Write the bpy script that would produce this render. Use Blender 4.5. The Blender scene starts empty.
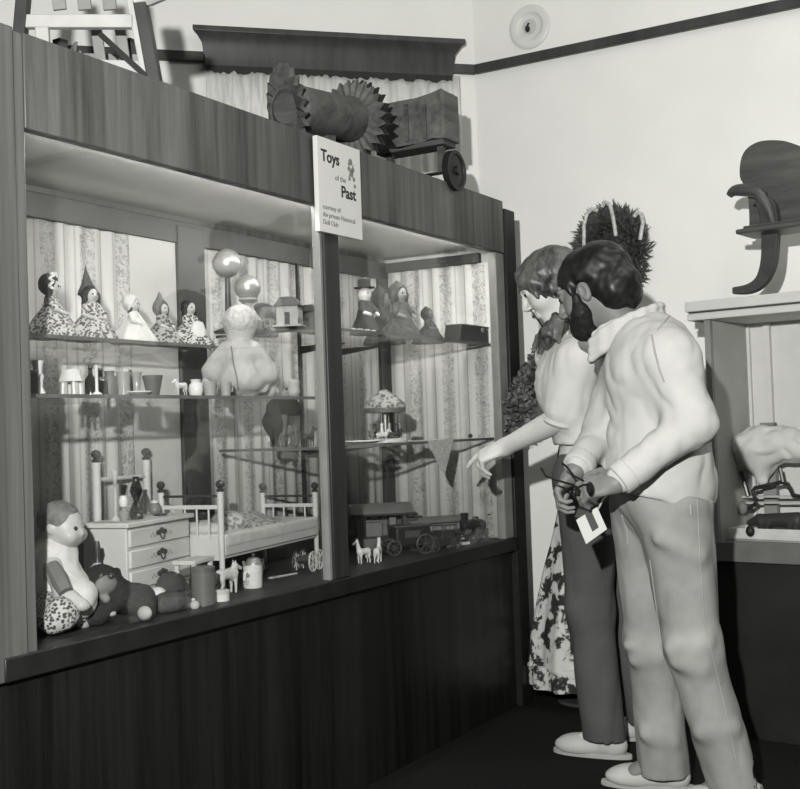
import bpy, math, random
import numpy as np
from mathutils import Vector, Matrix, noise as mnoise
R = math.radians
rng = random.Random(7)
SC = bpy.context.scene
COL = SC.collection

# ------------------------------------------------------------------ camera model (also used to read off sizes and places)
YAW, PITCH, ROLL, FPX = .5316, .0286, -.0345, 1153.2
CAM = Vector((-1.7998, -2.0126, 1.15))
FW = Vector((math.cos(YAW)*math.cos(PITCH), math.sin(YAW)*math.cos(PITCH), math.sin(PITCH)))
_r = Vector((math.sin(YAW), -math.cos(YAW), 0)); _u = _r.cross(FW)
CR = _r*math.cos(ROLL)+_u*math.sin(ROLL)
CU = _u*math.cos(ROLL)-_r*math.sin(ROLL)

def ray(px, py): return FW+CR*((px-400)/FPX)-CU*((py-394.5)/FPX)
def at(px, py, Z): return CAM+ray(px, py)*Z
def hit(px, py, ax, v):
    d = ray(px, py); k = 'xyz'.index(ax)
    return CAM+d*((v-CAM[k])/d[k])
def sx(px, y, z):
    k = (px-400)/FPX; q = CR-FW*k
    d1, d2 = y-CAM.y, z-CAM.z
    return CAM.x-(d1*q.y+d2*q.z)/q.x
def dep(p): return (Vector(p)-CAM).dot(FW)

# ------------------------------------------------------------------ materials
MATS = {}
def nodes(name):
    m = bpy.data.materials.new(name); m.use_nodes = True
    nt = m.node_tree
    return m, nt, nt.nodes['Principled BSDF']
def g3(v): return (v*1.0, v*1.0, v*.955, 1)
def plain(name, v, rough=.6, metal=0.0, var=.12, scale=14, spec=.3):
    if name in MATS: return MATS[name]
    m, nt, b = nodes(name)
    b.inputs['Roughness'].default_value = rough; b.inputs['Metallic'].default_value = metal
    b.inputs['Specular IOR Level'].default_value = spec
    tc = nt.nodes.new('ShaderNodeTexCoord'); n = nt.nodes.new('ShaderNodeTexNoise')
    n.inputs['Scale'].default_value = scale; n.inputs['Detail'].default_value = 4
    r = nt.nodes.new('ShaderNodeValToRGB')
    r.color_ramp.elements[0].position = .3; r.color_ramp.elements[1].position = .7
    r.color_ramp.elements[0].color = g3(v*(1-var)); r.color_ramp.elements[1].color = g3(v*(1+var))
    nt.links.new(tc.outputs['Object'], n.inputs['Vector']); nt.links.new(n.outputs['Fac'], r.inputs['Fac'])
    nt.links.new(r.outputs['Color'], b.inputs['Base Color'])
    MATS[name] = m; return m
def wood(name, lo, hi, rough=.45, stretch=(26, 26, 1.2), scale=1.0):
    if name in MATS: return MATS[name]
    m, nt, b = nodes(name); b.inputs['Roughness'].default_value = rough
    b.inputs['Specular IOR Level'].default_value = .35
    tc = nt.nodes.new('ShaderNodeTexCoord'); mp = nt.nodes.new('ShaderNodeMapping')
    mp.inputs['Scale'].default_value = stretch
    n = nt.nodes.new('ShaderNodeTexNoise'); n.inputs['Scale'].default_value = scale; n.inputs['Detail'].default_value = 6
    n.inputs['Roughness'].default_value = .65
    n2 = nt.nodes.new('ShaderNodeTexNoise'); n2.inputs['Scale'].default_value = scale*.22; n2.inputs['Detail'].default_value = 2
    mx = nt.nodes.new('ShaderNodeMath'); mx.operation = 'MULTIPLY_ADD'; mx.inputs[1].default_value = .55
    ml = nt.nodes.new('ShaderNodeMath'); ml.operation = 'MULTIPLY'; ml.inputs[1].default_value = .45
    r = nt.nodes.new('ShaderNodeValToRGB')
    r.color_ramp.elements[0].position = .36; r.color_ramp.elements[1].position = .64
    r.color_ramp.elements[0].color = g3(lo); r.color_ramp.elements[1].color = g3(hi)
    L = nt.links.new
    L(tc.outputs['Object'], mp.inputs['Vector']); L(mp.outputs[0], n.inputs['Vector']); L(mp.outputs[0], n2.inputs['Vector'])
    L(n2.outputs['Fac'], ml.inputs[0]); L(n.outputs['Fac'], mx.inputs[0]); L(ml.outputs[0], mx.inputs[2])
    L(mx.outputs[0], r.inputs['Fac']); L(r.outputs['Color'], b.inputs['Base Color'])
    MATS[name] = m; return m
def printed(name, lo, hi, scale=40, thr=.45, kind='voronoi', rough=.8, soft=.06):
    if name in MATS: return MATS[name]
    m, nt, b = nodes(name); b.inputs['Roughness'].default_value = rough; b.inputs['Specular IOR Level'].default_value = .15
    tc = nt.nodes.new('ShaderNodeTexCoord')
    n0 = nt.nodes.new('ShaderNodeTexNoise'); n0.inputs['Scale'].default_value = scale*.9; n0.inputs['Detail'].default_value = 3
    L = nt.links.new
    L(tc.outputs['Object'], n0.inputs['Vector'])
    r = nt.nodes.new('ShaderNodeValToRGB')
    r.color_ramp.elements[0].position = thr-soft; r.color_ramp.elements[1].position = thr+soft
    r.color_ramp.elements[0].color = g3(lo); r.color_ramp.elements[1].color = g3(hi)
    if kind == 'voronoi':
        v = nt.nodes.new('ShaderNodeTexVoronoi'); v.inputs['Scale'].default_value = scale
        add = nt.nodes.new('ShaderNodeMath'); add.operation = 'MULTIPLY_ADD'; add.inputs[1].default_value = .5
        L(tc.outputs['Object'], v.inputs['Vector'])
        L(n0.outputs['Fac'], add.inputs[0]); L(v.outputs['Distance'], add.inputs[2])
        sb = nt.nodes.new('ShaderNodeMath'); sb.operation = 'SUBTRACT'; sb.inputs[1].default_value = .25
        L(add.outputs[0], sb.inputs[0]); L(sb.outputs[0], r.inputs['Fac'])
    else:
        L(n0.outputs['Fac'], r.inputs['Fac'])
    L(r.outputs['Color'], b.inputs['Base Color'])
    MATS[name] = m; return m
def glass_mat(name='clear_glass', tint=.97, refl=.06):
    if name in MATS: return MATS[name]
    m = bpy.data.materials.new(name); m.use_nodes = True; nt = m.node_tree
    nt.nodes.clear()
    o = nt.nodes.new('ShaderNodeOutputMaterial'); t = nt.nodes.new('ShaderNodeBsdfTransparent'); gl = nt.nodes.new('ShaderNodeBsdfGlossy')
    t.inputs['Color'].default_value = (tint, tint, tint, 1); gl.inputs['Roughness'].default_value = .02
    gl.inputs['Color'].default_value = (.9, .9, .88, 1)
    fr = nt.nodes.new('ShaderNodeLayerWeight'); fr.inputs['Blend'].default_value = .35
    ml = nt.nodes.new('ShaderNodeMath'); ml.operation = 'MULTIPLY_ADD'; ml.inputs[1].default_value = refl*3; ml.inputs[2].default_value = refl*.5
    mx = nt.nodes.new('ShaderNodeMixShader'); L = nt.links.new
    L(fr.outputs['Fresnel'], ml.inputs[0]); L(ml.outputs[0], mx.inputs[0]); L(t.outputs[0], mx.inputs[1]); L(gl.outputs[0], mx.inputs[2])
    L(mx.outputs[0], o.inputs['Surface'])
    MATS[name] = m; return m

# ------------------------------------------------------------------ mesh builder
class MB:
    def __init__(s): s.v = []; s.f = []
    def add(s, vs, fs):
        o = len(s.v); s.v += [tuple(q) for q in vs]; s.f += [tuple(i+o for i in q) for q in fs]; return s
    def box(s, a, b, M=None):
        x0, y0, z0 = a; x1, y1, z1 = b
        vs = [(x0,y0,z0),(x1,y0,z0),(x1,y1,z0),(x0,y1,z0),(x0,y0,z1),(x1,y0,z1),(x1,y1,z1),(x0,y1,z1)]
        if M is not None: vs = [M @ Vector(q) for q in vs]
        return s.add(vs, [(0,3,2,1),(4,5,6,7),(0,1,5,4),(1,2,6,5),(2,3,7,6),(3,0,4,7)])
    def bar(s, p, q, w, t, up=(0,0,1)):
        p = Vector(p); q = Vector(q); d = (q-p).normalized(); up = Vector(up)
        a = d.cross(up)
        if a.length < 1e-4: a = d.cross(Vector((1,0,0)))
        a.normalize(); b = a.cross(d).normalized()
        vs = []
        for c in (p, q):
            for i, j in ((-1,-1),(1,-1),(1,1),(-1,1)): vs.append(c+a*(w/2*i)+b*(t/2*j))
        return s.add(vs, [(0,1,2,3),(7,6,5,4),(0,4,5,1),(1,5,6,2),(2,6,7,3),(3,7,4,0)])
    def tube(s, pts, rad, n=12, caps=True, closed=False):
        pts = [Vector(p) for p in pts]; N = len(pts)
        if not hasattr(rad, '__len__'): rad = [rad]*N
        rings = []; a = None
        for i, p in enumerate(pts):
            if closed: d = (pts[(i+1)%N]-pts[i-1])
            else: d = pts[min(i+1, N-1)]-pts[max(i-1, 0)]
            if d.length < 1e-9: d = Vector((0,0,1))
            d.normalize()
            if a is None:
                a = d.orthogonal().normalized()
            else:
                a = (a-d*a.dot(d))
                if a.length < 1e-6: a = d.orthogonal()
                a.normalize()
            b = d.cross(a)
            rings.append([p+(a*math.cos(2*math.pi*k/n)+b*math.sin(2*math.pi*k/n))*rad[i] for k in range(n)])
        vs = [q for r in rings for q in r]; fs = []
        for i in range(N if closed else N-1):
            j = (i+1) % N
            for k in range(n):
                l = (k+1) % n
                fs.append((i*n+k, i*n+l, j*n+l, j*n+k))
        if caps and not closed:
            fs.append(tuple(reversed(range(n)))); fs.append(tuple((N-1)*n+k for k in range(n)))
        return s.add(vs, fs)
    def lathe(s, prof, M=None, n=28, ruffle=None):
        """prof: list of (r, z); closed with caps where r>0"""
        vs = []; fs = []; N = len(prof)
        for i, (r, z) in enumerate(prof):
            for k in range(n):
                a = 2*math.pi*k/n; rr = r
                if ruffle: rr = r*(1+ruffle(a, i/(N-1)))
                q = Vector((rr*math.cos(a), rr*math.sin(a), z))
                vs.append(M @ q if M is not None else q)
        for i in range(N-1):
            for k in range(n):
                l = (k+1) % n
                fs.append((i*n+k, i*n+l, (i+1)*n+l, (i+1)*n+k))
        if prof[0][0] > 1e-5: fs.append(tuple(reversed(range(n))))
        if prof[-1][0] > 1e-5: fs.append(tuple((N-1)*n+k for k in range(n)))
        return s.add(vs, fs)
    def ball(s, c, r, n=20, m=12, M=None):
        if not hasattr(r, '__len__'): r = (r, r, r)
        c = Vector(c); vs = []; fs = []
        for i in range(m+1):
            t = math.pi*i/m
            for k in range(n):
                a = 2*math.pi*k/n
                q = Vector((r[0]*math.sin(t)*math.cos(a), r[1]*math.sin(t)*math.sin(a), -r[2]*math.cos(t)))
                vs.append(c+(M @ q if M is not None else q))
        for i in range(m):
            for k in range(n):
                l = (k+1) % n
                fs.append((i*n+k, i*n+l, (i+1)*n+l, (i+1)*n+k))
        return s.add(vs, fs)
    def prism(s, poly, t, M=None):
        """poly in (x,z), extruded along y from 0 to t"""
        n = len(poly); vs = [(x, 0, z) for x, z in poly]+[(x, t, z) for x, z in poly]
        if M is not None: vs = [M @ Vector(q) for q in vs]
        fs = [tuple(range(n)), tuple(reversed(range(n, 2*n)))]+[(i, i+n, (i+1) % n+n, (i+1) % n) for i in range(n)]
        return s.add(vs, fs)
    def build(s, name, mat, parent=None, smooth=35, bevel=0, bseg=2, loc=None):
        me = bpy.data.meshes.new(name); 
        me.from_pydata(s.v, [], s.f); me.validate()
        o = bpy.data.objects.new(name, me); COL.objects.link(o)
        import bmesh
        bm = bmesh.new(); bm.from_mesh(me)
        bmesh.ops.remove_doubles(bm, verts=bm.verts, dist=1e-6)
        bmesh.ops.recalc_face_normals(bm, faces=bm.faces); bm.to_mesh(me); bm.free()
        if isinstance(mat, (list, tuple)):
            for q in mat: me.materials.append(q)
        else: me.materials.append(mat)
        if smooth:
            for p in me.polygons: p.use_smooth = True
            me.set_sharp_from_angle(angle=R(smooth))
        if bevel:
            b = o.modifiers.new('bevel', 'BEVEL'); b.width = bevel; b.segments = bseg; b.limit_method = 'ANGLE'; b.angle_limit = R(40)
        if parent is not None: o.parent = parent
        if loc is not None: o.location = loc
        return o
def boxes(name, mat, parent, lst, bevel=.003):
    m = MB()
    for a, b in lst: m.box(a, b)
    return m.build(name, mat, parent, bevel=bevel)

# ------------------------------------------------------------------ tags
def tag(o, label, cat, group=None):
    o['label'] = label; o['category'] = cat
    if group: o['group'] = group
    return o
def thing(name, label, cat, loc=(0,0,0), rz=0, group=None, scale=1.0):
    o = bpy.data.objects.new(name, None); COL.objects.link(o); o.empty_display_size = .05
    o.location = loc; o.rotation_euler = (0, 0, rz); o.scale = (scale,)*3
    return tag(o, label, cat, group)
def struct(o): o['kind'] = 'structure'; return o
def kids(o): return [c for c in bpy.data.objects if c.parent == o]
def copy_tree(o, parent=None):
    c = o.copy(); COL.objects.link(c)
    if parent is not None: c.parent = parent
    for ch in kids(o): copy_tree(ch, c)
    return c

# ------------------------------------------------------------------ smooth solids: signed distance fields meshed with surface nets
def _nrm(v):
    v = np.array(v, float); return v
class SDF:
    def __init__(s): s.ops = []
    def cap(s, a, b, ra, rb=None, k=.02, op='add', flat=False):
        s.ops.append(('cap', _nrm(a), _nrm(b), float(ra), float(ra if rb is None else rb), k, op)); return s
    def ell(s, c, r, M=None, k=.02, op='add'):
        s.ops.append(('ell', _nrm(c), np.array(r, float)*np.ones(3), None if M is None else np.array(M.to_3x3()), k, op)); return s
    def box(s, c, r, M=None, rd=.01, k=.02, op='add'):
        s.ops.append(('box', _nrm(c), np.array(r, float), None if M is None else np.array(M.to_3x3()), k, op, rd)); return s
    def cut(s, p, n):   # keep the side n points away from
        s.ops.append(('cut', _nrm(p), np.array(Vector(n).normalized()))); return s
    def shape(s, o):
        if o[0] == 'cap':
            r = max(o[3], o[4]); return np.minimum(o[1], o[2])-r, np.maximum(o[1], o[2])+r
        if o[0] == 'ell': r = np.max(o[2]); return o[1]-r, o[1]+r
        if o[0] == 'box': r = np.linalg.norm(o[2])+o[6]; return o[1]-r, o[1]+r
    def val(s, o, P):
        if o[0] == 'cap':
            a, b, ra, rb = o[1:5]; ba = b-a; L2 = max(ba@ba, 1e-12)
            t = np.clip(((P-a)@ba)/L2, 0, 1)
            return np.linalg.norm(P-a-t[..., None]*ba, axis=-1)-(ra+(rb-ra)*t)
        if o[0] == 'ell':
            q = P-o[1]
            if o[3] is not None: q = q@o[3]
            k0 = np.linalg.norm(q/o[2], axis=-1); k1 = np.linalg.norm(q/o[2]**2, axis=-1)
            return k0*(k0-1)/np.maximum(k1, 1e-9)
        if o[0] == 'box':
            q = P-o[1]
            if o[3] is not None: q = q@o[3]
            d = np.abs(q)-o[2]
            return np.linalg.norm(np.maximum(d, 0), axis=-1)+np.minimum(np.max(d, axis=-1), 0)-o[6]
    def mesh(s, h, disp=None, pad=.02):
        lo = np.full(3, 1e9); hi = np.full(3, -1e9)
        for o in s.ops:
            if o[0] != 'cut' and o[-1 if o[0] != 'box' else 5] == 'add' or (o[0] == 'cap' and o[6] == 'add'):
                a, b = s.shape(o); lo = np.minimum(lo, a); hi = np.maximum(hi, b)
        lo -= pad+2*h; hi += pad+2*h
        n = np.ceil((hi-lo)/h).astype(int)+1
        F = np.full(n, 10.0, np.float32)
        ax = [lo[i]+h*np.arange(n[i]) for i in range(3)]
        def sub(a, b):
            i0 = np.clip(np.floor((a-lo)/h).astype(int), 0, n-1); i1 = np.clip(np.ceil((b-lo)/h).astype(int)+1, 1, n)
            sl = tuple(slice(i0[i], i1[i]) for i in range(3))
            G = np.stack(np.meshgrid(*[ax[i][sl[i]] for i in range(3)], indexing='ij'), -1)
            return sl, G
        for o in s.ops:
            if o[0] == 'cut':
                G = np.stack(np.meshgrid(*ax, indexing='ij'), -1)
                F = np.maximum(F, ((G-o[1])@o[2]).astype(np.float32)); continue
            k = o[4] if o[0] in ('ell', 'box') else o[5]
            op = o[5] if o[0] in ('ell', 'box') else o[6]
            a, b = s.shape(o); m = k+3*h
            sl, G = sub(a-m, b+m); d = s.val(o, G).astype(np.float32); f = F[sl]
            if op == 'add':
                hh = np.maximum(k-np.abs(f-d), 0)/max(k, 1e-6); F[sl] = np.minimum(f, d)-hh*hh*k*.25
            else:
                d = -d; hh = np.maximum(k-np.abs(f-d), 0)/max(k, 1e-6); F[sl] = np.maximum(f, d)+hh*hh*k*.25
        if disp is not None:
            near = np.abs(F) < 4*h+.03
            I = np.argwhere(near); P = lo+I*h
            F[near] += disp(P).astype(np.float32)
        ins = F < 0
        # surface nets
        c = [F[i:F.shape[0]-1+i, j:F.shape[1]-1+j, k:F.shape[2]-1+k] for i in (0,1) for j in (0,1) for k in (0,1)]
        sg = sum((q < 0).astype(np.int8) for q in c)
        mask = (sg > 0) & (sg < 8); I = np.argwhere(mask)
        cv = np.stack([q[mask] for q in c], 1).astype(float)
        off = np.array([(i, j, k) for i in (0,1) for j in (0,1) for k in (0,1)], float)
        acc = np.zeros((len(I), 3)); cnt = np.zeros(len(I))
        for p in range(8):
            for q in range(p+1, 8):
                if np.abs(off[p]-off[q]).sum() != 1: continue
                a, b = cv[:, p], cv[:, q]; cr = (a < 0) != (b < 0)
                t = np.where(cr, a/np.where(cr, a-b, 1), 0)
                acc += np.where(cr[:, None], off[p]+t[:, None]*(off[q]-off[p]), 0); cnt += cr
        V = lo+h*(I+acc/cnt[:, None])
        idx = -np.ones(mask.shape, int); idx[mask] = np.arange(len(I))
        faces = []
        for d in range(3):
            sa = [slice(None)]*3; sb = [slice(None)]*3; sa[d] = slice(0, -1); sb[d] = slice(1, None)
            A = ins[tuple(sa)]; B = ins[tuple(sb)]
            E = np.argwhere(A != B); e1, e2 = (d+1) % 3, (d+2) % 3
            ok = (E[:, e1] > 0) & (E[:, e2] > 0) & (E[:, e1] < mask.shape[e1]) & (E[:, e2] < mask.shape[e2])
            E = E[ok]; fl = A[tuple(E.T)]
            def g(o1, o2):
                Q = E.copy(); Q[:, e1] += o1; Q[:, e2] += o2; return idx[tuple(Q.T)]
            q = np.stack([g(-1,-1), g(0,-1), g(0,0), g(-1,0)], 1)
            q[~fl] = q[~fl][:, ::-1]; faces.append(q)
        return V, np.concatenate(faces)
def solid(name, sdf, h, mat, parent=None, disp=None, smooth=1):
    V, Fc = sdf.mesh(h, disp)
    for _ in range(smooth):
        acc = np.zeros_like(V); cnt = np.zeros(len(V))
        for a, b in ((0,1),(1,2),(2,3),(3,0)):
            np.add.at(acc, Fc[:, a], V[Fc[:, b]]); np.add.at(acc, Fc[:, b], V[Fc[:, a]])
            np.add.at(cnt, Fc[:, a], 1); np.add.at(cnt, Fc[:, b], 1)
        V = V*.5+.5*acc/np.maximum(cnt, 1)[:, None]
    me = bpy.data.meshes.new(name)
    me.vertices.add(len(V)); me.vertices.foreach_set('co', V.astype(np.float32).ravel())
    me.loops.add(len(Fc)*4); me.loops.foreach_set('vertex_index', Fc.astype(np.int32).ravel())
    me.polygons.add(len(Fc)); me.polygons.foreach_set('loop_start', np.arange(0, len(Fc)*4, 4, dtype=np.int32))
    me.polygons.foreach_set('loop_total', np.full(len(Fc), 4, dtype=np.int32))
    me.update(calc_edges=True); me.validate()
    for p in me.polygons: p.use_smooth = True
    o = bpy.data.objects.new(name, me); COL.objects.link(o); me.materials.append(mat)
    if parent is not None: o.parent = parent
    return o
def vnoise(P, freq, seed=0, stretch=(1,1,1)):
    """cheap smooth noise: sum of rotated sines"""
    r = np.random.RandomState(seed); out = np.zeros(len(P)); Q = P*np.array(stretch)
    for i in range(7):
        d = r.normal(size=3); d /= np.linalg.norm(d)
        out += np.sin(Q@d*freq*(.7+.7*r.rand())+r.rand()*6.28+1.3*np.sin(Q@r.normal(size=3)*freq*.35))
    return out/7
def text_mesh(name, body, size, mat, parent, loc, rot, shear=0, extrude=.0006, align='LEFT', fat=0.0):
    cu = bpy.data.curves.new(name, 'FONT'); cu.body = body; cu.size = size; cu.extrude = extrude; cu.align_x = align; cu.offset = fat; cu.shear = shear
    o = bpy.data.objects.new(name, cu); COL.objects.link(o)
    dg = bpy.context.evaluated_depsgraph_get(); me = bpy.data.meshes.new_from_object(o.evaluated_get(dg))
    bpy.data.objects.remove(o); bpy.data.curves.remove(cu)
    t = bpy.data.objects.new(name, me); COL.objects.link(t); me.materials.clear(); me.materials.append(mat)
    t.location = loc; t.rotation_euler = rot; t.parent = parent
    return t
FLASH, AMB, ROOM, EXPO, TUBE = 740, .09, 25, 0, 75
# ================================================================== setting
M_wall = plain('wall_paint', .78, .85, var=.03, scale=3, spec=.1)
M_dark = plain('dark_paint', .012, .5, var=.3, scale=5, spec=.25)
M_rail = wood('rail_wood', .03, .06)
M_fascia = wood('walnut_laminate', .02, .115, stretch=(30, 30, 1.5))
M_base = wood('dark_base_laminate', .003, .014, stretch=(30, 30, 1.2), rough=.4)
M_sill = plain('sill_wood', .011, .45, var=.3)
M_floor = plain('dark_carpet', .012, .95, var=.35, scale=120, spec=.05)
M_white = plain('white_paint', .62, .6, var=.04)
M_glass = glass_mat('case_glass', .985, .03)
M_shelfglass = glass_mat('shelf_glass', .972, .05)
M_metal = plain('dark_metal', .05, .35, metal=.7)

WX = 2.97; WYC = .33
floor = boxes('floor', M_floor, None, [((-6, -6, -.05), (4.5, 4, 0))], 0); struct(floor)
wr = boxes('wall_right', M_wall, None, [((WX, -6, 0), (WX+.12, WYC, 4.2))], 0); struct(wr)
m = MB(); d = Vector((-.7071, .7071, 0)); nrm = Vector((.7071, .7071, 0))
p0 = Vector((WX, WYC, 0)); p1 = p0+d*4.5
def chwall(a0, b0, out0, out1, z0, z1):
    """slab on the angled wall between distances a0..b0 from the corner, out0..out1 towards the room"""
    q = [p0+d*a0-nrm*out0, p0+d*b0-nrm*out0, p0+d*b0-nrm*out1, p0+d*a0-nrm*out1]
    vs = [Vector((v.x, v.y, z0)) for v in q]+[Vector((v.x, v.y, z1)) for v in q]
    return vs, [(0,3,2,1),(4,5,6,7),(0,1,5,4),(1,2,6,5),(2,3,7,6),(3,0,4,7)]
m = MB().add(*chwall(-.05, 4.6, -.12, 0, 0, 4.2))
wb = m.build('wall_back', M_wall); struct(wb)
t1 = boxes('trim_1', M_rail, None, [((WX-.025, -5.5, 2.768), (WX, WYC-.01, 2.812))], .004); struct(t1)
m = MB().add(*chwall(.0, 4.5, 0, .025, 2.768, 2.812)); t2 = m.build('trim_2', M_rail, bevel=.004); struct(t2)
bb = boxes('baseboard_right', M_dark, None, [((WX-.02, -5.5, 0), (WX, WYC-.01, .11))], .003); struct(bb)
cl = boxes('ceiling', M_wall, None, [((-6, -6, 4.2), (4.5, 4, 4.3))], 0); struct(cl)

# ================================================================== the display case
L = 2.50; ZT = 2.067; ZF = 1.85; ZS = .685; D = .58; MX = 1.225
case = thing('display_case', 'long wooden display case with a glass front, full of old toys and dolls', 'display case', (0, 0, 0))
boxes('base_panel', M_base, case, [((-.1, .015, .0), (L+.1, D+.04, .632))], .002)
boxes('sill', M_sill, case, [((-.1, -.012, .632), (L+.02, .05, ZS))], .004)
boxes('display_deck', plain('deck_cloth', .022, .6, var=.25, scale=30), case, [((-.1, .05, .632), (L, D, ZS-.004))], 0)
M_post = wood('post_wood', .05, .12, stretch=(40, 40, 1.0))
boxes('corner_post', M_post, case, [((-.14, -.008, .632), (-.032, .05, ZT+.004)), ((-.036, -.004, .632), (-.002, .048, ZT-.002))], .004)
boxes('mullion', wood('mullion_wood', .015, .045, stretch=(40, 40, 1.0)), case, [((1.178, -.006, ZS), (1.262, .04, ZF))], .004)
boxes('glazing_trim', plain('trim_strip', .17, .5), case, [((2.425, .0, ZS), (2.502, .035, ZF))], .004)
boxes('glazing_trim', plain('trim_strip', .17, .5), case, [((1.164, .002, ZS), (1.178, .030, ZF))], .002)
boxes('end_post', M_sill, case, [((L+.002, -.012, 0.0), (L+.1, .05, ZT-.03))], .004)
boxes('fascia', M_fascia, case, [((-.002, -.006, ZF), (L, .028, ZT))], .003)
boxes('cabinet_roof', M_base, case, [((-.1, .028, ZT-.05), (L+.08, D+.04, ZT-.03))], .002)
boxes('canopy_soffit', M_white, case, [((-.1, .028, ZF+.04), (L+.0, D, ZF+.055))], 0)
boxes('end_panel', plain('end_panel_paint', .4, .7), case, [((L, .05, ZS), (L+.03, D, ZF+.03))], 0)
M_stile = wood('stile_wood', .022, .05, stretch=(40, 40, 1.2))
fr = boxes('back_frame', M_stile, case, [((-.1, D-.03, ZF-.06), (L, D+.01, ZF+.015)), ((-.1, D-.03, ZS), (L, D+.01, ZS+.05)),
    ((1.128, D-.035, ZS), (1.262, D+.01, ZF)), ((2.42, D-.03, ZS), (L, D+.01, ZF)), ((-.1, D-.03, ZS), (.40, D+.01, ZF))], .003)
boxes('top_batten', M_stile, case, [((L-.03, .1, ZF-.03), (L, D-.03, ZF+.012))], .003)
# curtain panels in the back doors and on the end wall: gently pleated cloth with woven stripes and scroll bands
def curtain_mat(name, base, ax):
    m, nt, b = nodes(name); b.inputs['Roughness'].default_value = .9; b.inputs['Specular IOR Level'].default_value = .05
    L_ = nt.links.new; N = nt.nodes.new
    tc = N('ShaderNodeTexCoord'); sp = N('ShaderNodeSeparateXYZ'); L_(tc.outputs['Object'], sp.inputs[0])
    u = sp.outputs[ax]
    def math_(op, a, bb=None, c=None):
        n = N('ShaderNodeMath'); n.operation = op
        for i, q in enumerate((a, bb, c)):
            if q is None: continue
            if isinstance(q, (int, float)): n.inputs[i].default_value = q
            else: L_(q, n.inputs[i])
        return n.outputs[0]
    ph = math_('FRACT', math_('MULTIPLY', u, 1/.155))              # one repeat every 15 cm
    ln1 = math_('LESS_THAN', math_('ABSOLUTE', math_('SUBTRACT', ph, .12)), .022)
    ln2 = math_('LESS_THAN', math_('ABSOLUTE', math_('SUBTRACT', ph, .42)), .018)
    band = math_('LESS_THAN', math_('ABSOLUTE', math_('SUBTRACT', ph, .72)), .20)
    w = N('ShaderNodeTexNoise'); w.inputs['Scale'].default_value = 34; w.inputs['Detail'].default_value = 2; w.inputs['Distortion'].default_value = 1.6
    L_(tc.outputs['Object'], w.inputs['Vector'])
    scr = math_('LESS_THAN', math_('ABSOLUTE', math_('SUBTRACT', w.outputs['Fac'], .5)), .035)
    scr = math_('MULTIPLY', scr, band)
    dk = math_('MAXIMUM', math_('MAXIMUM', math_('MULTIPLY', ln1, .55), math_('MULTIPLY', ln2, .4)), math_('MULTIPLY', scr, .55))
    fac = math_('ADD', dk, math_('MULTIPLY', band, .14))
    mx = N('ShaderNodeMix'); mx.data_type = 'RGBA'
    L_(fac, mx.inputs[0]); mx.inputs[6].default_value = g3(base); mx.inputs[7].default_value = g3(base*.33)
    L_(mx.outputs[2], b.inputs['Base Color'])
    return m
def pleats(name, a, b, z0, z1, mat, amp=.006, per=.07, n=90):
    a = Vector(a); b = Vector(b); t = (b-a).normalized(); nn = Vector((t.y, -t.x, 0)); Ln = (b-a).length
    vs = []; fs = []
    for i in range(n+1):
        s = Ln*i/n; o = amp*math.sin(2*math.pi*s/per+.6*math.sin(s*17))
        q = a+t*s+nn*o
        vs += [(q.x, q.y, z0), (q.x, q.y, z1)]
    for i in range(n): fs.append((2*i, 2*i+2, 2*i+3, 2*i+1))
    m = MB().add(vs, fs); o = m.build(name, mat, case, smooth=60)
    sd = o.modifiers.new('thick', 'SOLIDIFY'); sd.thickness = .002
    return o
M_cur = curtain_mat('woven_curtain', .47, 0)
M_cur2 = curtain_mat('woven_curtain_end', .58, 1)
pleats('back_curtain', (.40, D-.015, 0), (.91, D-.015, 0), ZS+.05, ZF-.06, M_cur, .005)
boxes('plain_back_panel', plain('pale_panel', .43, .8, var=.04), case, [((.91, D-.022, ZS+.05), (1.128, D-.012, ZF-.06))], .001)
pleats('back_curtain', (1.262, D-.015, 0), (2.42, D-.015, 0), ZS+.05, ZF-.06, M_cur, .006)
pleats('end_curtain', (L-.014, .05, 0), (L-.014, D-.03, 0), ZS+.0, ZF-.03, M_cur2, .006)
# glass
boxes('glass_pane', M_glass, case, [((.0, .016, ZS), (1.164, .020, ZF))], 0)
boxes('glass_pane', M_glass, case, [((1.262, .016, ZS), (2.425, .020, ZF))], 0)
ZD, Z2, ZR1, ZR2 = 1.418, 1.257, 1.482, 1.096
sh = [('glass_shelf', (-.02, .24, ZD-.008), (.96, .53, ZD)), ('glass_shelf', (-.02, .07, Z2-.008), (1.21, .50, Z2)),
      ('glass_shelf', (1.255, .06, ZR1-.008), (2.47, .50, ZR1)), ('glass_shelf', (1.255, .06, ZR2-.008), (2.47, .50, ZR2))]
for nm, a, b in sh: 
    o = boxes(nm, M_shelfglass, case, [(a, b)], 0)
    e = MB().box((a[0], a[1]-.0012, a[2]-.001), (b[0], a[1], b[2]+.0005)); e.build('shelf_edge', plain('glass_edge', .10, .2), o)
    if a[0] > 1: MB().box((a[0]-.0015, a[1], a[2]-.001), (a[0], b[1], b[2]+.0005)).build('shelf_edge', plain('glass_edge', .10, .2), o)
# slotted uprights and brackets that carry the shelves
for x in (.22, sx(297, .55, 1.5), 2.05):
    u = boxes('shelf_upright', M_metal, case, [((x-.006, D-.047, ZS+.05), (x+.006, D-.035, ZF-.06))], .001)
    for z in ((ZD, Z2) if x < 1 else (ZR1, ZR2)):
        m = MB().prism([(0, 0), (.20, 0), (.20, -.006), (.0, -.03)], .004, Matrix.Translation((x-.002, D-.047, z-.009)) @ Matrix.Rotation(-math.pi/2, 4, 'Z'))
        m.build('shelf_bracket', M_metal, u)
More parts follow.
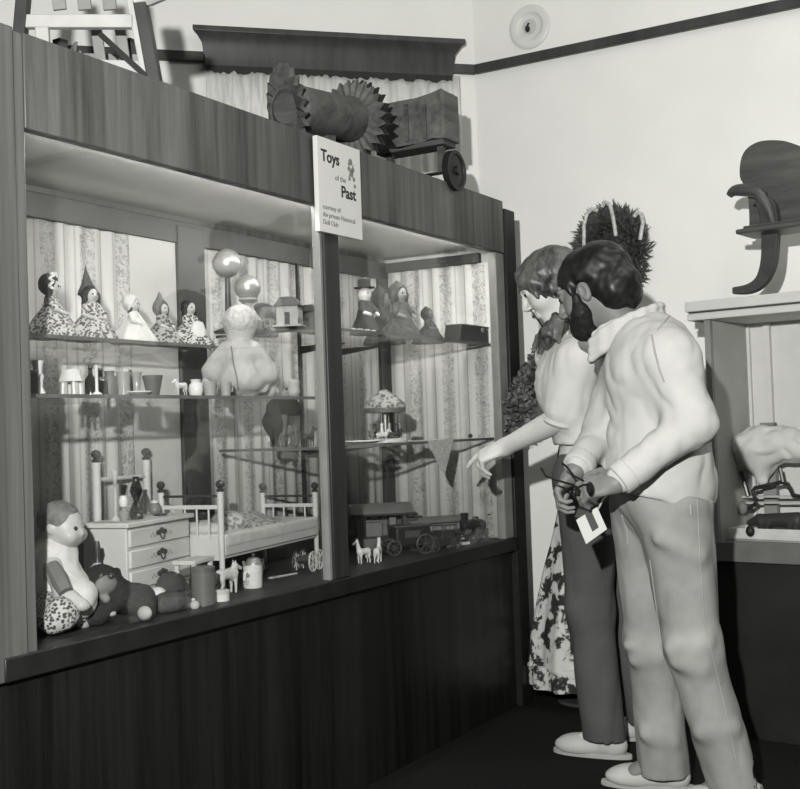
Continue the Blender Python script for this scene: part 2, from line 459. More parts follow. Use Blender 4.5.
# glowing tube added out of sight behind the fascia to brighten the soffit
tm, nt, bs = nodes('fill_tube_glow'); bs.inputs['Emission Color'].default_value = (1, 1, .97, 1); bs.inputs['Emission Strength'].default_value = TUBE
lt = thing('soffit_fill_tube', 'slim added fill tube, unseen behind the top fascia, brightening the case soffit', 'lamp', (0, 0, 0))
MB().tube([(.1, .05, ZF+.024), (2.4, .05, ZF+.024)], .006, 10).build('tube', tm, lt)
for x in (.09, 2.41): MB().box((x-.015, .035, ZF+.014), (x+.015, .065, ZF+.0395)).build('fill_tube_holder', M_white, lt)
# ================================================================== people
UP = Vector((0, 0, 1))
def frame(fwd, up=UP):
    f = Vector(fwd).normalized(); l = Vector(up).cross(f).normalized(); u = f.cross(l)
    return Matrix((l, f, u)).transposed()          # columns: left, forward, up
def head_prims(S, c, M, s=1.0, beard=False):
    c = Vector(c); P = lambda x, y, z: c+M @ (Vector((x, y, z))*s)
    e = lambda p, r, k=.02, op='add': S.ell(P(*p), [q*s for q in r], M, k*s, op)
    e((0, -.018, .035), (.073, .096, .085))
    e((0, .022, -.025), (.060, .072, .085), .03)
    e((0, .058, -.098), (.028, .026, .020), .03)
    for q in (-1, 1):
        e((q*.040, .045, -.03), (.026, .034, .030), .03)
        e((q*.033, .100, .012), (.017, .016, .011), .012, 'sub')
        e((q*.033, .076, .012), (.0135, .0135, .0125), .004)
        S.cap(P(q*.012, .092, .036), P(q*.050, .074, .032), .010*s, .007*s, .012*s)
        e((q*.076, -.008, -.012), (.010, .019, .032), .008)
        e((q*.081, -.004, -.010), (.005, .010, .019), .004, 'sub')
        e((q*.012, .104, -.032), (.010, .011, .008), .008)
    S.cap(P(0, .090, .028), P(0, .117, -.024), .008*s, .0115*s, .012*s)
    e((0, .086, -.062), (.026, .014, .0065), .006); e((0, .085, -.075), (.022, .014, .008), .006)
    S.cap(P(-.022, .100, -.068), P(.022, .100, -.068), .0022*s, .0022*s, .002*s, 'sub')
    return P
def hand_prims(S, wrist, d, n, side, curls, thumb=(.5, .5), s=1.0, spread=.05, straight=None):
    """d wrist->knuckles, n back-of-hand normal, side +1/-1: which way the thumb lies along d x n"""
    W = Vector(wrist); d = Vector(d).normalized(); n = (Vector(n)-d*Vector(n).dot(d)).normalized(); t = d.cross(n)*side
    M = Matrix((t, d, n)).transposed()
    S.ell(W+d*.050*s, (.040*s, .052*s, .015*s), M, .014*s)
    S.cap(W, W+d*.03*s, .025*s, .024*s, .02*s)
    ks = []
    for i, (off, ln) in enumerate(zip((.030, .010, -.010, -.028), (.080, .088, .082, .064))):
        p = W+d*(.090-.004*abs(i-1.2))*s+t*off*s; dd = (d+t*(spread*(1.5-i))).normalized()
        S.cap(W+d*.045*s+t*off*.75*s, p, .0105*s, .0098*s, .008*s)
        a = 0
        for j, fr_ in enumerate((.46, .31, .23)):
            a += curls[i][j]
            v = dd*math.cos(a)-n*math.sin(a); q = p+v*ln*fr_*s
            S.cap(p, q, (.0096-.0010*j)*s, (.0088-.0010*j)*s, .0025*s); p = q
        ks.append(p)
    p = W+d*.022*s+t*.026*s
    a, b = thumb
    v = (t*.75+d*.62-n*.2*a).normalized(); q = p+v*.042*s; S.cap(p, q, .0135*s, .0110*s, .010*s)
    v = (t*(.45-.5*b)+d*.85-n*.45*b).normalized(); q2 = q+v*.032*s; S.cap(q, q2, .0105*s, .0092*s, .003*s)
    v = (t*(.25-.6*b)+d*.9-n*.5*b).normalized(); S.cap(q2, q2+v*.024*s, .0092*s, .0070*s, .003*s)
    return ks
def hair_disp(seed, amp, f=140, stretch=(1, 1, .35)):
    return lambda P: amp*vnoise(P, f, seed, stretch)+amp*.8*vnoise(P, f*.4, seed+5, stretch)
def wrinkle(seed, amp, f=38, stretch=(1, 1, .55)):
    def fn(P):
        a = vnoise(P, f, seed, stretch); b = vnoise(P, f*2.1, seed+3, stretch)
        return amp*(.8*(1-np.abs(a))**2*1.6-.6+.4*b)
    return fn
M_skin_m = plain('tanned_skin', .16, .5, var=.08)
M_skin_w = plain('light_skin', .52, .5, var=.05)
M_jacket = plain('pale_jacket_cloth', .43, .8, var=.05, scale=9, spec=.1)
M_shirt = plain('white_cotton', .49, .85, var=.03, spec=.1)
M_jeans = plain('washed_denim', .25, .9, var=.22, scale=7, spec=.08)
M_slacks = plain('dark_slacks_cloth', .075, .85, var=.12, scale=8, spec=.1)
M_shoe = plain('pale_canvas', .40, .8, var=.06)
M_sole = plain('rubber_sole', .30, .7)
M_hair_m = plain('black_hair', .008, .42, var=.4, scale=60, spec=.35)
M_hair_w = wood('brown_hair', .018, .15, rough=.4, stretch=(60, 60, 14))
M_beard = plain('black_beard', .010, .6, var=.4, scale=80)
M_lens = plain('dark_lens', .01, .1, spec=.6)
M_eye = plain('dark_eye', .02, .2)

# ---------------------------------------------------------------- the man
man = thing('person', 'bearded person in a pale zip jacket and washed jeans holding dark glasses with both hands', 'person', (0, 0, 0))
HZ = Vector((FW.x, FW.y, 0)).normalized(); RX = Vector((CR.x, CR.y, 0)).normalized()
mf = -RX*.985+HZ*.17
TM = frame(mf)
mhip = at(661, 492, 3.43); 
J = dict(chest=at(651, 385, 3.43), waist=at(657, 450, 3.43), hip=mhip, neck=at(633, 330, 3.45),
    head=at(591, 291, 3.47),
    ls=at(668, 356, 3.27), le=at(694, 423, 3.20), lw=at(615, 483, 3.17),
    rs=at(630, 356, 3.60), re=at(604, 428, 3.58), rw=at(576, 470, 3.42),
    lh=at(674, 510, 3.35), lk=at(692, 645, 3.34), la=at(737, 778, 3.36),
    rh=at(647, 510, 3.51), rk=at(652, 640, 3.54), ra=at(664, 762, 3.575))
for k in ('la', 'ra'): J[k].z = .10
hm = frame(-RX*.80+HZ*.52-UP*.42)
S = SDF()
head_prims(S, J['head'], hm, 1.0)
S.cap(J['head']+hm @ Vector((0, -.03, -.06)), J['neck']-UP*.03, .056, .062, .03)
S.ell(J['chest']+UP*.03, (.165, .105, .17), TM, .05); S.ell(J['waist'], (.145, .105, .16), TM, .06); S.ell(J['hip'], (.155, .115, .13), TM, .06)
for a, b, c in (('ls', 'le', 'lw'), ('rs', 're', 'rw')):
    S.cap(J['neck']-UP*.05, J[a], .05, .055, .05); S.cap(J[a], J[b], .048, .038, .03); S.cap(J[b], J[c], .037, .027, .02)
for a, b, c in (('lh', 'lk', 'la'), ('rh', 'rk', 'ra')):
    S.cap(J[a], J[b], .078, .055, .04); S.cap(J[b], J[c], .052, .036, .03)
    S.cap(J[c], J[c]+mf*.09-UP*.05, .036, .028, .03)
gp = at(583, 490, 3.22)                                   # where the folded glasses are held
hand_prims(S, J['lw']-(gp-J['lw']).normalized()*.01, (at(585, 489, 3.20)-J['lw'])+mf*.02, -HZ*.8+UP*.75, 1, [(.5, .7, .5), (.6, .8, .5), (.7, .8, .5), (.8, .8, .5)], (.8, .6))
hand_prims(S, J['rw'], (at(557, 493, 3.42)-J['rw']), -mf*-.6+HZ*.1+UP*.3, 1, [(.7, .9, .6), (.8, .9, .6), (.9, .9, .6), (1., .9, .6)], (.8, .6))
solid('body', S, .005, M_skin_m, man)
hm_w = lambda x, y, z: J['head']+hm @ Vector((x, y, z))
# hair
S = SDF(); H = lambda x, y, z: J['head']+hm @ Vector((x, y, z))
S.ell(H(0, -.030, .045), (.088, .116, .090), hm, .02); S.ell(H(0, -.075, -.025), (.082, .078, .088), hm, .03)
for q in (-1, 1): S.cap(H(q*.074, .035, .03), H(q*.076, .022, -.015), .013, .010, .015)
S.ell(H(0, .100, -.025), (.085, .075, .085), hm, .02, 'sub')
for q in (-1, 1): S.ell(H(q*.088, .005, -.022), (.03, .026, .042), hm, .012, 'sub')
S.cap(H(0, -.02, -.16), H(0, .03, -.2), .08, .08, .02, 'sub')
solid('hair', S, .005, M_hair_m, man, hair_disp(3, .0050, 170, (1, 1, .7)))
S = SDF()
S.ell(H(0, .058, -.090), (.056, .046, .046), hm, .02)
for q in (-1, 1): S.ell(H(q*.048, .046, -.066), (.018, .036, .034), hm, .02)
for q in (-1, 1): S.cap(H(q*.070, .026, -.012), H(q*.060, .034, -.060), .012, .022, .02); S.cap(H(q*.060, .034, -.060), H(q*.036, .074, -.100), .022, .022, .02)
S.cap(H(-.03, .098, -.050), H(.03, .098, -.050), .008, .008, .01)
S.ell(H(0, .112, -.068), (.020, .012, .006), hm, .004, 'sub')
solid('beard', S, .0045, M_beard, man, hair_disp(9, .003, 260, (1, 1, 1)))
for q in (-1, 1):
    MB().ball(hm_w(q*.033, .087, .012), (.0125, .006, .0065), 12, 8, hm).build('eye', M_eye, man)
    MB().tube([hm_w(q*.014, .101, .036), hm_w(q*.033, .099, .040), hm_w(q*.050, .084, .034)], .0035, 6).build('eyebrow', M_hair_m, man)
# jacket
S = SDF()
S.ell(J['chest']+UP*.035-mf*.005, (.205, .150, .185), TM, .05); S.ell(J['waist']+mf*.0, (.190, .158, .19), TM, .08); S.ell(J['hip']+UP*.0, (.190, .162, .12), TM, .08)
for k in ('ls', 'rs'): S.cap(J['neck']-UP*.035, J[k]-UP*.002, .068, .078, .05)
S.cap(J['neck']+UP*.03, J['neck']+mf*.10-UP*.06, .075, .050, .02, 'sub')         # neck hole
fp = J['chest']+mf*.17
S.box(fp+TM @ Vector((0, 0, -.02)), (.035, .06, .30), TM, .005, .02, 'sub')       # open front
for a, b, c in (('ls', 'le', 'lw'), ('rs', 're', 'rw')):
    S.cap(J[a]-UP*.010, J[b], .082, .064, .045); S.cap(J[b], J[c]+(J[b]-J[c]).normalized()*.02, .062, .042, .03)
hn = (UP*.97+TM @ Vector((0, -.25, 0))).normalized()
S.cut(at(663, 499, 3.43), -hn)
jk = solid('jacket', S, .0065, M_jacket, man, wrinkle(2, .0058, 64, (1, 1, .55)))
# waistband, cuffs, collar
S = SDF()
def ring_pts(c, rx, ry, M, n=30, a0=0, a1=2*math.pi): return [Vector(c)+M @ Vector((rx*math.cos(a0+(a1-a0)*i/(n-1)), ry*math.sin(a0+(a1-a0)*i/(n-1)), 0)) for i in range(n)]
HM = frame(mf, hn)
S.ell(at(663, 490, 3.43), (.176, .150, .06), HM, .02); S.cut(at(663, 499, 3.43), -hn); S.cut(at(661, 481, 3.43), hn)
S.box(at(663, 490, 3.43)+mf*.16, (.03, .06, .1), TM, .005, .01, 'sub')
solid('waistband', S, .006, M_jacket, jk, wrinkle(5, .003, 60))
for b, c in (('le', 'lw'), ('re', 'rw')):
    dv = (J[c]-J[b]).normalized(); S = SDF(); S.cap(J[c]-dv*.05, J[c]-dv*.012, .049, .047, .01); S.cut(J[c]-dv*.01, dv); S.cut(J[c]-dv*.05, -dv)
    solid('cuff', S, .005, M_jacket, jk)
def collar(name, mat, c, rx, ry, rad, hgt, lean, drop, parent, gap=.9):
    S = SDF(); n = 15
    for i in range(n-1):
        q = []
        for j in (i, i+1):
            a = -math.pi/2-(math.pi-gap/2)+ (2*math.pi-gap)*j/(n-1)    # opening at +y (front)
            fr_ = abs(j/(n-1)-.5)*2
            p = Vector(c)+TM @ Vector((rx*math.cos(a), ry*math.sin(a), 0))+UP*(-drop*fr_**2)+mf*lean*fr_**2
            q.append(p)
        for dz in (0, hgt*.5, hgt): S.cap(q[0]+UP*dz, q[1]+UP*dz, rad*(1-.2*dz/hgt), None, .012)
    return solid(name, S, .005, mat, parent, wrinkle(4, .0012, 40), smooth=3)
shirt_ = SDF(); shirt_.ell(J['chest']+UP*.03, (.18, .128, .18), TM, .05); shirt_.ell(J['waist'], (.165, .13, .18), TM, .06)
shirt_.cap(J['neck']-UP*.06, J['neck']+mf*.03-UP*.02, .075, .066, .03); shirt_.cap(J['neck']+UP*.045, J['neck']+mf*.01+UP*.09, .09, .09, .008, 'sub')
sh_o = solid('shirt', shirt_, .006, M_shirt, man, wrinkle(8, .003, 40))
collar('shirt_collar', M_shirt, J['neck']+mf*.020+UP*.015, .066, .074, .010, .040, .035, .065, sh_o, 1.1)
collar('jacket_collar', M_jacket, J['neck']+mf*.006+UP*.016, .084, .092, .013, .052, .045, .10, jk, 1.2)
# jeans
S = SDF()
S.ell(J['hip']+UP*.01, (.172, .148, .13), TM, .05)
for a, b, c in (('lh', 'lk', 'la'), ('rh', 'rk', 'ra')):
    S.cap(J[a], J[b], .112, .079, .05); S.cap(J[b], J[c]-UP*.06, .080, .078, .04)
    S.cap(J[c]+UP*.02, J[c]-UP*.15, .060, .068, .01, 'sub')
for a_, b_, r_2 in (((628, 646, 3.475), (657, 652, 3.468), .014), ((634, 662, 3.478), (655, 658, 3.47), .011), ((671, 650, 3.275), (708, 640, 3.262), .015), ((677, 664, 3.275), (702, 668, 3.268), .012), ((660, 540, 3.25), (700, 556, 3.245), .012), ((700, 735, 3.29), (735, 728, 3.285), .012), ((646, 735, 3.50), (672, 742, 3.498), .011)):
    S.cap(at(*a_)+HZ*.008, at(*b_)+HZ*.008, r_2*.75, r_2*.4, .045)
S.cut(Vector((0, 0, .045)), -UP); S.cut(at(663, 487, 3.43), hn)
jn = solid('jeans', S, .0065, M_jeans, man, wrinkle(12, .0045, 50, (1, 1, .45)))
def shoe(parent, ank, fwd, ln, mat, ms):
    fwd = Vector((fwd.x, fwd.y, 0)).normalized(); lt = UP.cross(fwd); c = Vector((ank.x, ank.y, 0)); M = Matrix((lt, fwd, UP)).transposed()
    P = lambda x, y, z: c+M @ Vector((x, y, z))
    S = SDF()
    S.ell(P(0, -.035, .045), (.038, .045, .042), M, .02); S.ell(P(0, .06, .040), (.044, .085, .036), M, .03); S.ell(P(0, ln*.5, .034), (.046, .065, .030), M, .03)
    S.cap(P(0, -.01, .07), P(0, -.005, .105), .040, .042, .02); S.cap(P(0, .0, .10), P(0, .0, .15), .034, .038, .006, 'sub')
    S.cut(P(0, 0, .014), -UP)
    o = solid('shoe', S, .005, mat, parent)
    m = MB(); poly = []
    for i in range(26):
        a = 2*math.pi*i/26; y = (ln*.5+.035)*math.sin(a); x = (.037+.008*max(0, math.sin(a)))*math.cos(a)
        poly.append((x, y*.955+ln*.5-.068))
    vs = [P(x, y, .002) for x, y in poly]+[P(x*.98, y*.99, .020) for x, y in poly]; n = len(poly)
    m.add(vs, [tuple(range(n)), tuple(range(n, 2*n))]+[(i, (i+1) % n, (i+1) % n+n, i+n) for i in range(n)])
    m.build('sole', ms, o, bevel=.003)
    m = MB()
    for k in range(4):
        y = .03+.022*k; z = .083-.009*k
        m.tube([P(-.022, y, z-.006), P(0, y+.004, z+.003), P(.022, y, z-.006)], .003, 6)
    m.build('laces', ms, o)
    return o
shoe(man, J['ra'], -RX*.9+HZ*.35, .24, M_shoe, M_sole); shoe(man, J['la'], -RX*.98+HZ*.1, .24, M_shoe, M_sole)
# seams and pockets lie on the cloth: lines of sight meet the cloth surface
def on_cloth(o, pts, rad, name, mat, n=8, lift=.0008):
    from mathutils.bvhtree import BVHTree
    me = o.data; bv = BVHTree.FromPolygons([v.co[:] for v in me.vertices], [tuple(p.vertices) for p in me.polygons])
    out = []
    for i in range(len(pts)-1):
        for k in range(n):
            px = pts[i][0]+(pts[i+1][0]-pts[i][0])*k/n; py = pts[i][1]+(pts[i+1][1]-pts[i][1])*k/n
            h_ = bv.ray_cast(CAM, ray(px, py).normalized())
            if h_[0] is not None and (not out or (h_[0]-out[-1]).length < .08): out.append(h_[0]+h_[1]*lift)
    if len(out) > 3: MB().tube(out, rad, 6).build(name, mat, o)
M_seam = plain('pale_stitching', .29, .9); M_fold = plain('jacket_seam', .30, .9)
on_cloth(jn, [(650, 560), (657, 610), (664, 660), (668, 715), (669, 770)], .0020, 'seam', M_seam)
on_cloth(jn, [(697, 500), (700, 560), (704, 620), (716, 670), (730, 730), (738, 770)], .0020, 'seam', M_seam)
on_cloth(jn, [(622, 515), (627, 530), (628, 546)], .0035, 'pocket_seam', M_seam); on_cloth(jn, [(690, 505), (691, 516)], .005, 'belt_loop', M_seam)
on_cloth(jk, [(652, 335), (655, 352), (659, 368), (665, 384)], .0026, 'armhole_seam', M_fold); on_cloth(jk, [(676, 306), (668, 318), (656, 332)], .0024, 'shoulder_seam', M_fold)
on_cloth(jk, [(634, 440), (637, 470)], .003, 'pocket_seam', M_fold)

# ---------------------------------------------------------------- the woman
wom = thing('person', 'person in white top and dark slacks leaning in and pointing at the display case', 'person', (0, 0, 0))
wf = -RX*.93+HZ*.36; WM = frame(wf)
K = dict(hip=at(592, 478, 3.93), waist=at(588, 446, 3.93), chest=at(572, 388, 3.94), neck=at(562, 335, 3.95), head=at(549, 286, 3.95),
    ls=at(578, 358, 3.80), le=at(562, 418, 3.84), lw=at(505, 447, 4.06),
    rs=at(556, 356, 4.10), re=at(574, 425, 4.15), rw=at(602, 465, 4.10),
    lh=at(587, 490, 3.87), lk=at(590, 608, 3.93), la=at(603, 728, 3.98),
    rh=at(600, 490, 4.02), rk=at(622, 608, 4.12), ra=hit(648, 712, 'z', .10))
K['la'] = hit(604, 728, 'z', .10)
wh = frame(-RX*.88+HZ*.22-UP*.52)
S = SDF(); head_prims(S, K['head'], wh, .95)
S.cap(K['head']+wh @ Vector((0, -.03, -.06)), K['neck']-UP*.03, .046, .052, .03)
S.ell(K['chest']+UP*.02, (.145, .095, .15), WM, .05); S.ell(K['waist'], (.12, .09, .13), WM, .06); S.ell(K['hip'], (.15, .11, .12), WM, .06)
for a, b, c in (('ls', 'le', 'lw'), ('rs', 're', 'rw')):
    S.cap(K['neck']-UP*.05, K[a], .04, .046, .05); S.cap(K[a], K[b], .043, .038, .03); S.cap(K[b], K[c], .046, .030, .02)
for a, b, c in (('lh', 'lk', 'la'), ('rh', 'rk', 'ra')):
    S.cap(K[a], K[b], .075, .050, .04); S.cap(K[b], K[c], .048, .033, .03); S.cap(K[c], K[c]+wf*.08-UP*.05, .032, .025, .03)
kd = (at(478, 458, 4.09)-K['lw'])
hand_prims(S, K['lw'], kd, UP*.8-HZ*.45, 1, [(.40, .10, .05), (1.0, .5, .2), (1.15, .5, .2), (1.2, .6, .3)], (.9, .5), 1.08)
hand_prims(S, K['rw'], -UP*.6+wf*.5, HZ*.5+wf*.5, -1, [(.4, .4, .3)]*4, (.5, .4), .95)
solid('body', S, .005, M_skin_w, wom)
S = SDF(); H2 = lambda x, y, z: K['head']+wh @ Vector((x, y, z))*.95
S.ell(H2(0, -.024, .046), (.082, .110, .084), wh, .02); S.ell(H2(0, -.07, -.02), (.072, .07, .09), wh, .03)
for q in (-1, 1): S.cap(H2(q*.066, .06, .055), H2(q*.074, -.01, -.02), .026, .024, .02); S.cap(H2(q*.074, -.01, -.02), H2(q*.06, -.05, -.08), .024, .03, .02)
for q in (-1, 1):
    for k_ in range(5): S.cap(H2(q*.070, .062-.022*k_, .05), H2(q*.073, .050-.022*k_, -.028-.012*k_), .014, .006, .008)
for q in (-1, 0, 1): S.cap(H2(q*.02, .062, .085), H2(q*.05, .083, .050), .020, .008, .02)
hr = solid('hair', S, .005, M_hair_w, wom, hair_disp(21, .0035, 230, (1, 1, .5)))
S = SDF()
rp = random.Random(12)
for i in range(30):
    t = rp.random(); c0 = at(560-16*t+rp.uniform(-9, 9), 316+26*t+rp.uniform(-4, 4), 3.86+rp.uniform(-.04, .04))
    c1 = c0+Vector((rp.uniform(-.02, .02), rp.uniform(-.02, .02), -rp.uniform(.02, .045)))
    S.cap(c0, c1, rp.uniform(.012, .02), .008, .012)
solid('ponytail', S, .0045, M_hair_w, hr, hair_disp(33, .003, 260, (1, 1, 1)))
MB().ball(H2(0, .103, -.064), (.020, .008, .0065), 14, 8, wh).build('lips', plain('dark_lips', .06, .4), wom)
for q in (-1, 1):
    MB().ball(H2(q*.033, .087, .012), (.0125, .006, .0065), 12, 8, wh).build('eye', M_eye, wom)
    MB().tube([H2(q*.014, .101, .036), H2(q*.033, .099, .040), H2(q*.050, .084, .034)], .003, 6).build('eyebrow', M_hair_w, wom)
eo = MB().ball(H2(.078, -.006, -.052), .011*.95, 12, 8); eo.build('earring', plain('earring_metal', .3, .3), wom)
S = SDF()
S.ell(K['chest']+UP*.015-wf*.012, (.172, .112, .165), WM, .05); S.ell(K['waist']+UP*.02, (.150, .115, .14), WM, .08); S.cap(K['chest']+wf*.03+UP*.01, K['chest']+wf*.035, .10, .09, .05)
for a, b in (('ls', 'le'), ('rs', 're')):
    S.cap(K['neck']-UP*.055, K[a]-UP*.005, .055, .062, .05); e2 = K[a]+(K[b]-K[a])*.86; S.cap(K[a]-UP*.01, e2, .068, .064, .04)
S.cap(K['neck']+UP*.0, K['neck']+wf*.05+UP*.04, .066, .07, .01, 'sub'); S.cut(at(588, 444, 3.93), -UP)
bz = solid('blouse', S, .006, M_shirt, wom, wrinkle(14, .0035, 60))
for a, b in (('ls', 'le'), ('rs', 're')):
    dv = (K[b]-K[a]).normalized(); e2 = K[a]+(K[b]-K[a])*.86; u_ = dv.orthogonal().normalized(); v_ = dv.cross(u_)
    MB().tube([e2+dv*.045+(u_*math.cos(2*math.pi*i/32)+v_*math.sin(2*math.pi*i/32))*.052 for i in range(32)], .009, 8, closed=True).build('sleeve_hem', M_shirt, bz)
S = SDF()
S.ell(K['hip']+UP*.01, (.168, .128, .14), WM, .05)
for a, b, c in (('lh', 'lk', 'la'), ('rh', 'rk', 'ra')):
    S.cap(K[a], K[b], .105, .078, .05); S.cap(K[b], K[c]-UP*.05, .078, .074, .04); S.cap(K[c]+UP*.02, K[c]-UP*.15, .058, .062, .01, 'sub')
S.cut(Vector((0, 0, .06)), -UP); S.cut(at(588, 440, 3.93), UP)
solid('slacks', S, .0065, M_slacks, wom, wrinkle(17, .005, 40, (1,1,.4)))
shoe(wom, K['la'], -RX*.88+HZ*.45, .225, M_shoe, M_sole); shoe(wom, K['ra'], -RX*.95+HZ*.2, .225, M_shoe, M_sole)

# dark glasses held by the man
gl = thing('glasses', 'dark sunglasses held folded open in the hands of the bearded person', 'glasses', gp)
G = lambda px, py, Z: at(px, py, Z)-gp
m = MB(); m.tube([G(577, 486, 3.24), G(556, 480, 3.26), G(546, 476, 3.28), G(541, 468, 3.29)], [.0032, .003, .003, .0036], 8); m.build('temple', M_lens, gl)
m = MB(); m.tube([G(590, 484, 3.20), G(574, 476, 3.22), G(567, 467, 3.23), G(562, 463, 3.24)], [.0032, .003, .003, .0036], 8); m.build('temple', M_lens, gl)
for c in (G(577, 493, 3.22), G(590, 489, 3.16)):
    MB().ball(c, (.026, .006, .021), 18, 10, frame(mf-HZ*.4, UP)).build('lens', M_lens, gl)
m = MB(); m.tube([G(577, 488, 3.22), G(583, 485, 3.19), G(590, 484, 3.16)], .003, 8); m.build('bridge', M_lens, gl)
# name badge
bt = at(592, 520, 3.26); bd = thing('name_badge', 'white paper badge with a dark stripe hanging from the jacket hem', 'badge', bt)
a, b, c, d_ = [at(*p, 3.26)-bt for p in ((576, 520), (586, 544), (607, 529), (597, 507))]
nb = (b-a).cross(d_-a).normalized()*.002
def slab(q, n_): return [p-n_ for p in q]+[p+n_ for p in q], [(0,3,2,1),(4,5,6,7),(0,1,5,4),(1,2,6,5),(2,3,7,6),(3,0,4,7)]
MB().add(*slab([a, b, c, d_], nb)).build('card', plain('white_card', .5, .6, var=.02), bd)
lerp = lambda p, q, t: p+(q-p)*t
MB().add(*slab([lerp(a, d_, .42), lerp(b, c, .42)-(b-a)*.25, lerp(b, c, .72)-(b-a)*.25, lerp(a, d_, .72)], nb*1.3)).build('stripe', plain('dark_print', .05, .6), bd)
MB().tube([d_+(c-d_)*.1, at(603, 500, 3.27)-bt, at(611, 492, 3.27)-bt], .003, 8).build('clip', plain('badge_clip', .3, .4), bd)
# ================================================================== things about the room
def along(S_, d, px):
    k = (px-400)/FPX; q = CR-FW*k; S_ = Vector(S_); d = Vector(d)
    return S_-d*((S_-CAM).dot(q)/d.dot(q))
M_oldwood = wood('old_grey_wood', .05, .15, rough=.75, stretch=(5, 40, 40))
M_oldwood2 = wood('old_brown_wood', .035, .11, rough=.7, stretch=(40, 5, 40))
M_pale = plain('pale_paint', .42, .6, var=.08)
M_black = plain('black_iron', .012, .5)
M_cloth_w = plain('white_cloth', .52, .9, var=.05, spec=.05)
def crv(P, n):
    P = [Vector(p) for p in P]; out = []
    for i in range(len(P)-1):
        a, b, c, d_2 = P[max(i-1, 0)], P[i], P[i+1], P[min(i+2, len(P)-1)]
        for k in range(n):
            t = k/n; out.append(.5*((2*b)+(c-a)*t+(2*a-5*b+4*c-d_2)*t*t+(3*b-a-3*c+d_2)*t**3))
    return out+[P[-1]]
# ---- cornice with white woven cloth
cor = thing('cornice', 'long dark wooden cornice board over a hanging white cloth, high on the back wall', 'cornice', p0+d*.66+Vector((0, 0, 2.755)))
def chpt(a, out, z): return p0+d*a-nrm*out+Vector((0, 0, z))
m = MB(); prof = [(.0, 2.745), (.045, 2.745), (.045, 2.785), (.050, 2.80), (.055, 2.84), (.075, 2.872), (.088, 2.882), (.088, 2.906), (0, 2.906)]
vs = []
for o_, z in prof:
    e = max(0, o_-.045)*1.2
    vs.append(chpt(.12-e, o_, z)-cor.location)
for o_, z in prof:
    e = max(0, o_-.045)*1.2; vs.append(chpt(1.245+e, o_, z)-cor.location)
n = len(prof)
m.add(vs, [tuple(range(n)), tuple(range(n, 2*n))]+[(i, (i+1) % n, (i+1) % n+n, i+n) for i in range(n)])
m.build('moulding', M_rail, cor, bevel=.003)
m = MB(); r_ = random.Random(4); vs = []; fs = []
N = 90
for i in range(N+1):
    a = .125+(1.24-.125)*i/N; zz = 2.728-.018*r_.random()
    vs += [chpt(a, .047, 2.747)-cor.location, chpt(a, .047, zz)-cor.location]
for i in range(N): fs.append((2*i, 2*i+1, 2*i+3, 2*i+2))
fo_ = m.add(vs, fs).build('fringe', plain('dark_fringe', .03, .9), cor, smooth=0); q = fo_.modifiers.new('t', 'SOLIDIFY'); q.thickness = .003
cw = MB(); vs = []; fs = []; N = 160; zz = [2.75, 2.5, 2.2, 1.75]
for i in range(N+1):
    a = .085+(1.24-.085)*i/N
    for z in zz: vs.append(chpt(a, .028+.0025*math.sin(i*.9)+.002*math.sin(i*.37+z*2), z))
for i in range(N):
    for j in range(3): fs.append((i*4+j, i*4+j+1, i*4+j+5, i*4+j+4))
def weave_mat():
    m, nt, b = nodes('woven_bedspread'); b.inputs['Roughness'].default_value = .95; b.inputs['Specular IOR Level'].default_value = .03
    tc = nt.nodes.new('ShaderNodeTexCoord'); mp = nt.nodes.new('ShaderNodeMapping'); mp.inputs['Scale'].default_value = (1, 1, .12)
    w = nt.nodes.new('ShaderNodeTexNoise'); w.inputs['Scale'].default_value = 60; w.inputs['Detail'].default_value = 3
    r = nt.nodes.new('ShaderNodeValToRGB'); r.color_ramp.elements[0].position = .35; r.color_ramp.elements[1].position = .6
    r.color_ramp.elements[0].color = g3(.52); r.color_ramp.elements[1].color = g3(.70)
    L_ = nt.links.new; L_(tc.outputs['Object'], mp.inputs[0]); L_(mp.outputs[0], w.inputs['Vector']); L_(w.outputs['Fac'], r.inputs[0]); L_(r.outputs[0], b.inputs['Base Color'])
    return m
bs_ = cw.add(vs, fs).build('bedspread', weave_mat(), None, smooth=80); q = bs_.modifiers.new('t', 'SOLIDIFY'); q.thickness = .003
tag(bs_, 'white woven bedspread hanging flat on the back wall below the dark cornice', 'textile')
# ---- round wall fitting
fx = hit(530, 27, 'x', WX-.001); ft = thing('wall_fitting', 'round white recessed fitting with a small dark bulb, high above the picture rail', 'wall fitting', fx)
MX_ = Matrix.Rotation(-math.pi/2, 4, 'Y')
MB().lathe([(.100, 0), (.100, .006), (.094, .011), (.078, .013), (.066, .011), (.060, .005), (.050, .002), (.0, .002)], MX_, 48).build('rim', plain('fitting_white', .66, .4, var=.02), ft)
MB().lathe([(.0, .002), (.030, .003), (.034, .008), (.022, .010), (.0, .010)], MX_, 32).build('cup', plain('fitting_grey', .5, .4, var=.02), ft)
MB().ball((-.03, .0, -.016), (.011, .011, .015)).tube([(-.002, 0, .012), (-.02, 0, .01), (-.03, 0, -.005)], .004, 8).build('bulb', M_black, ft)
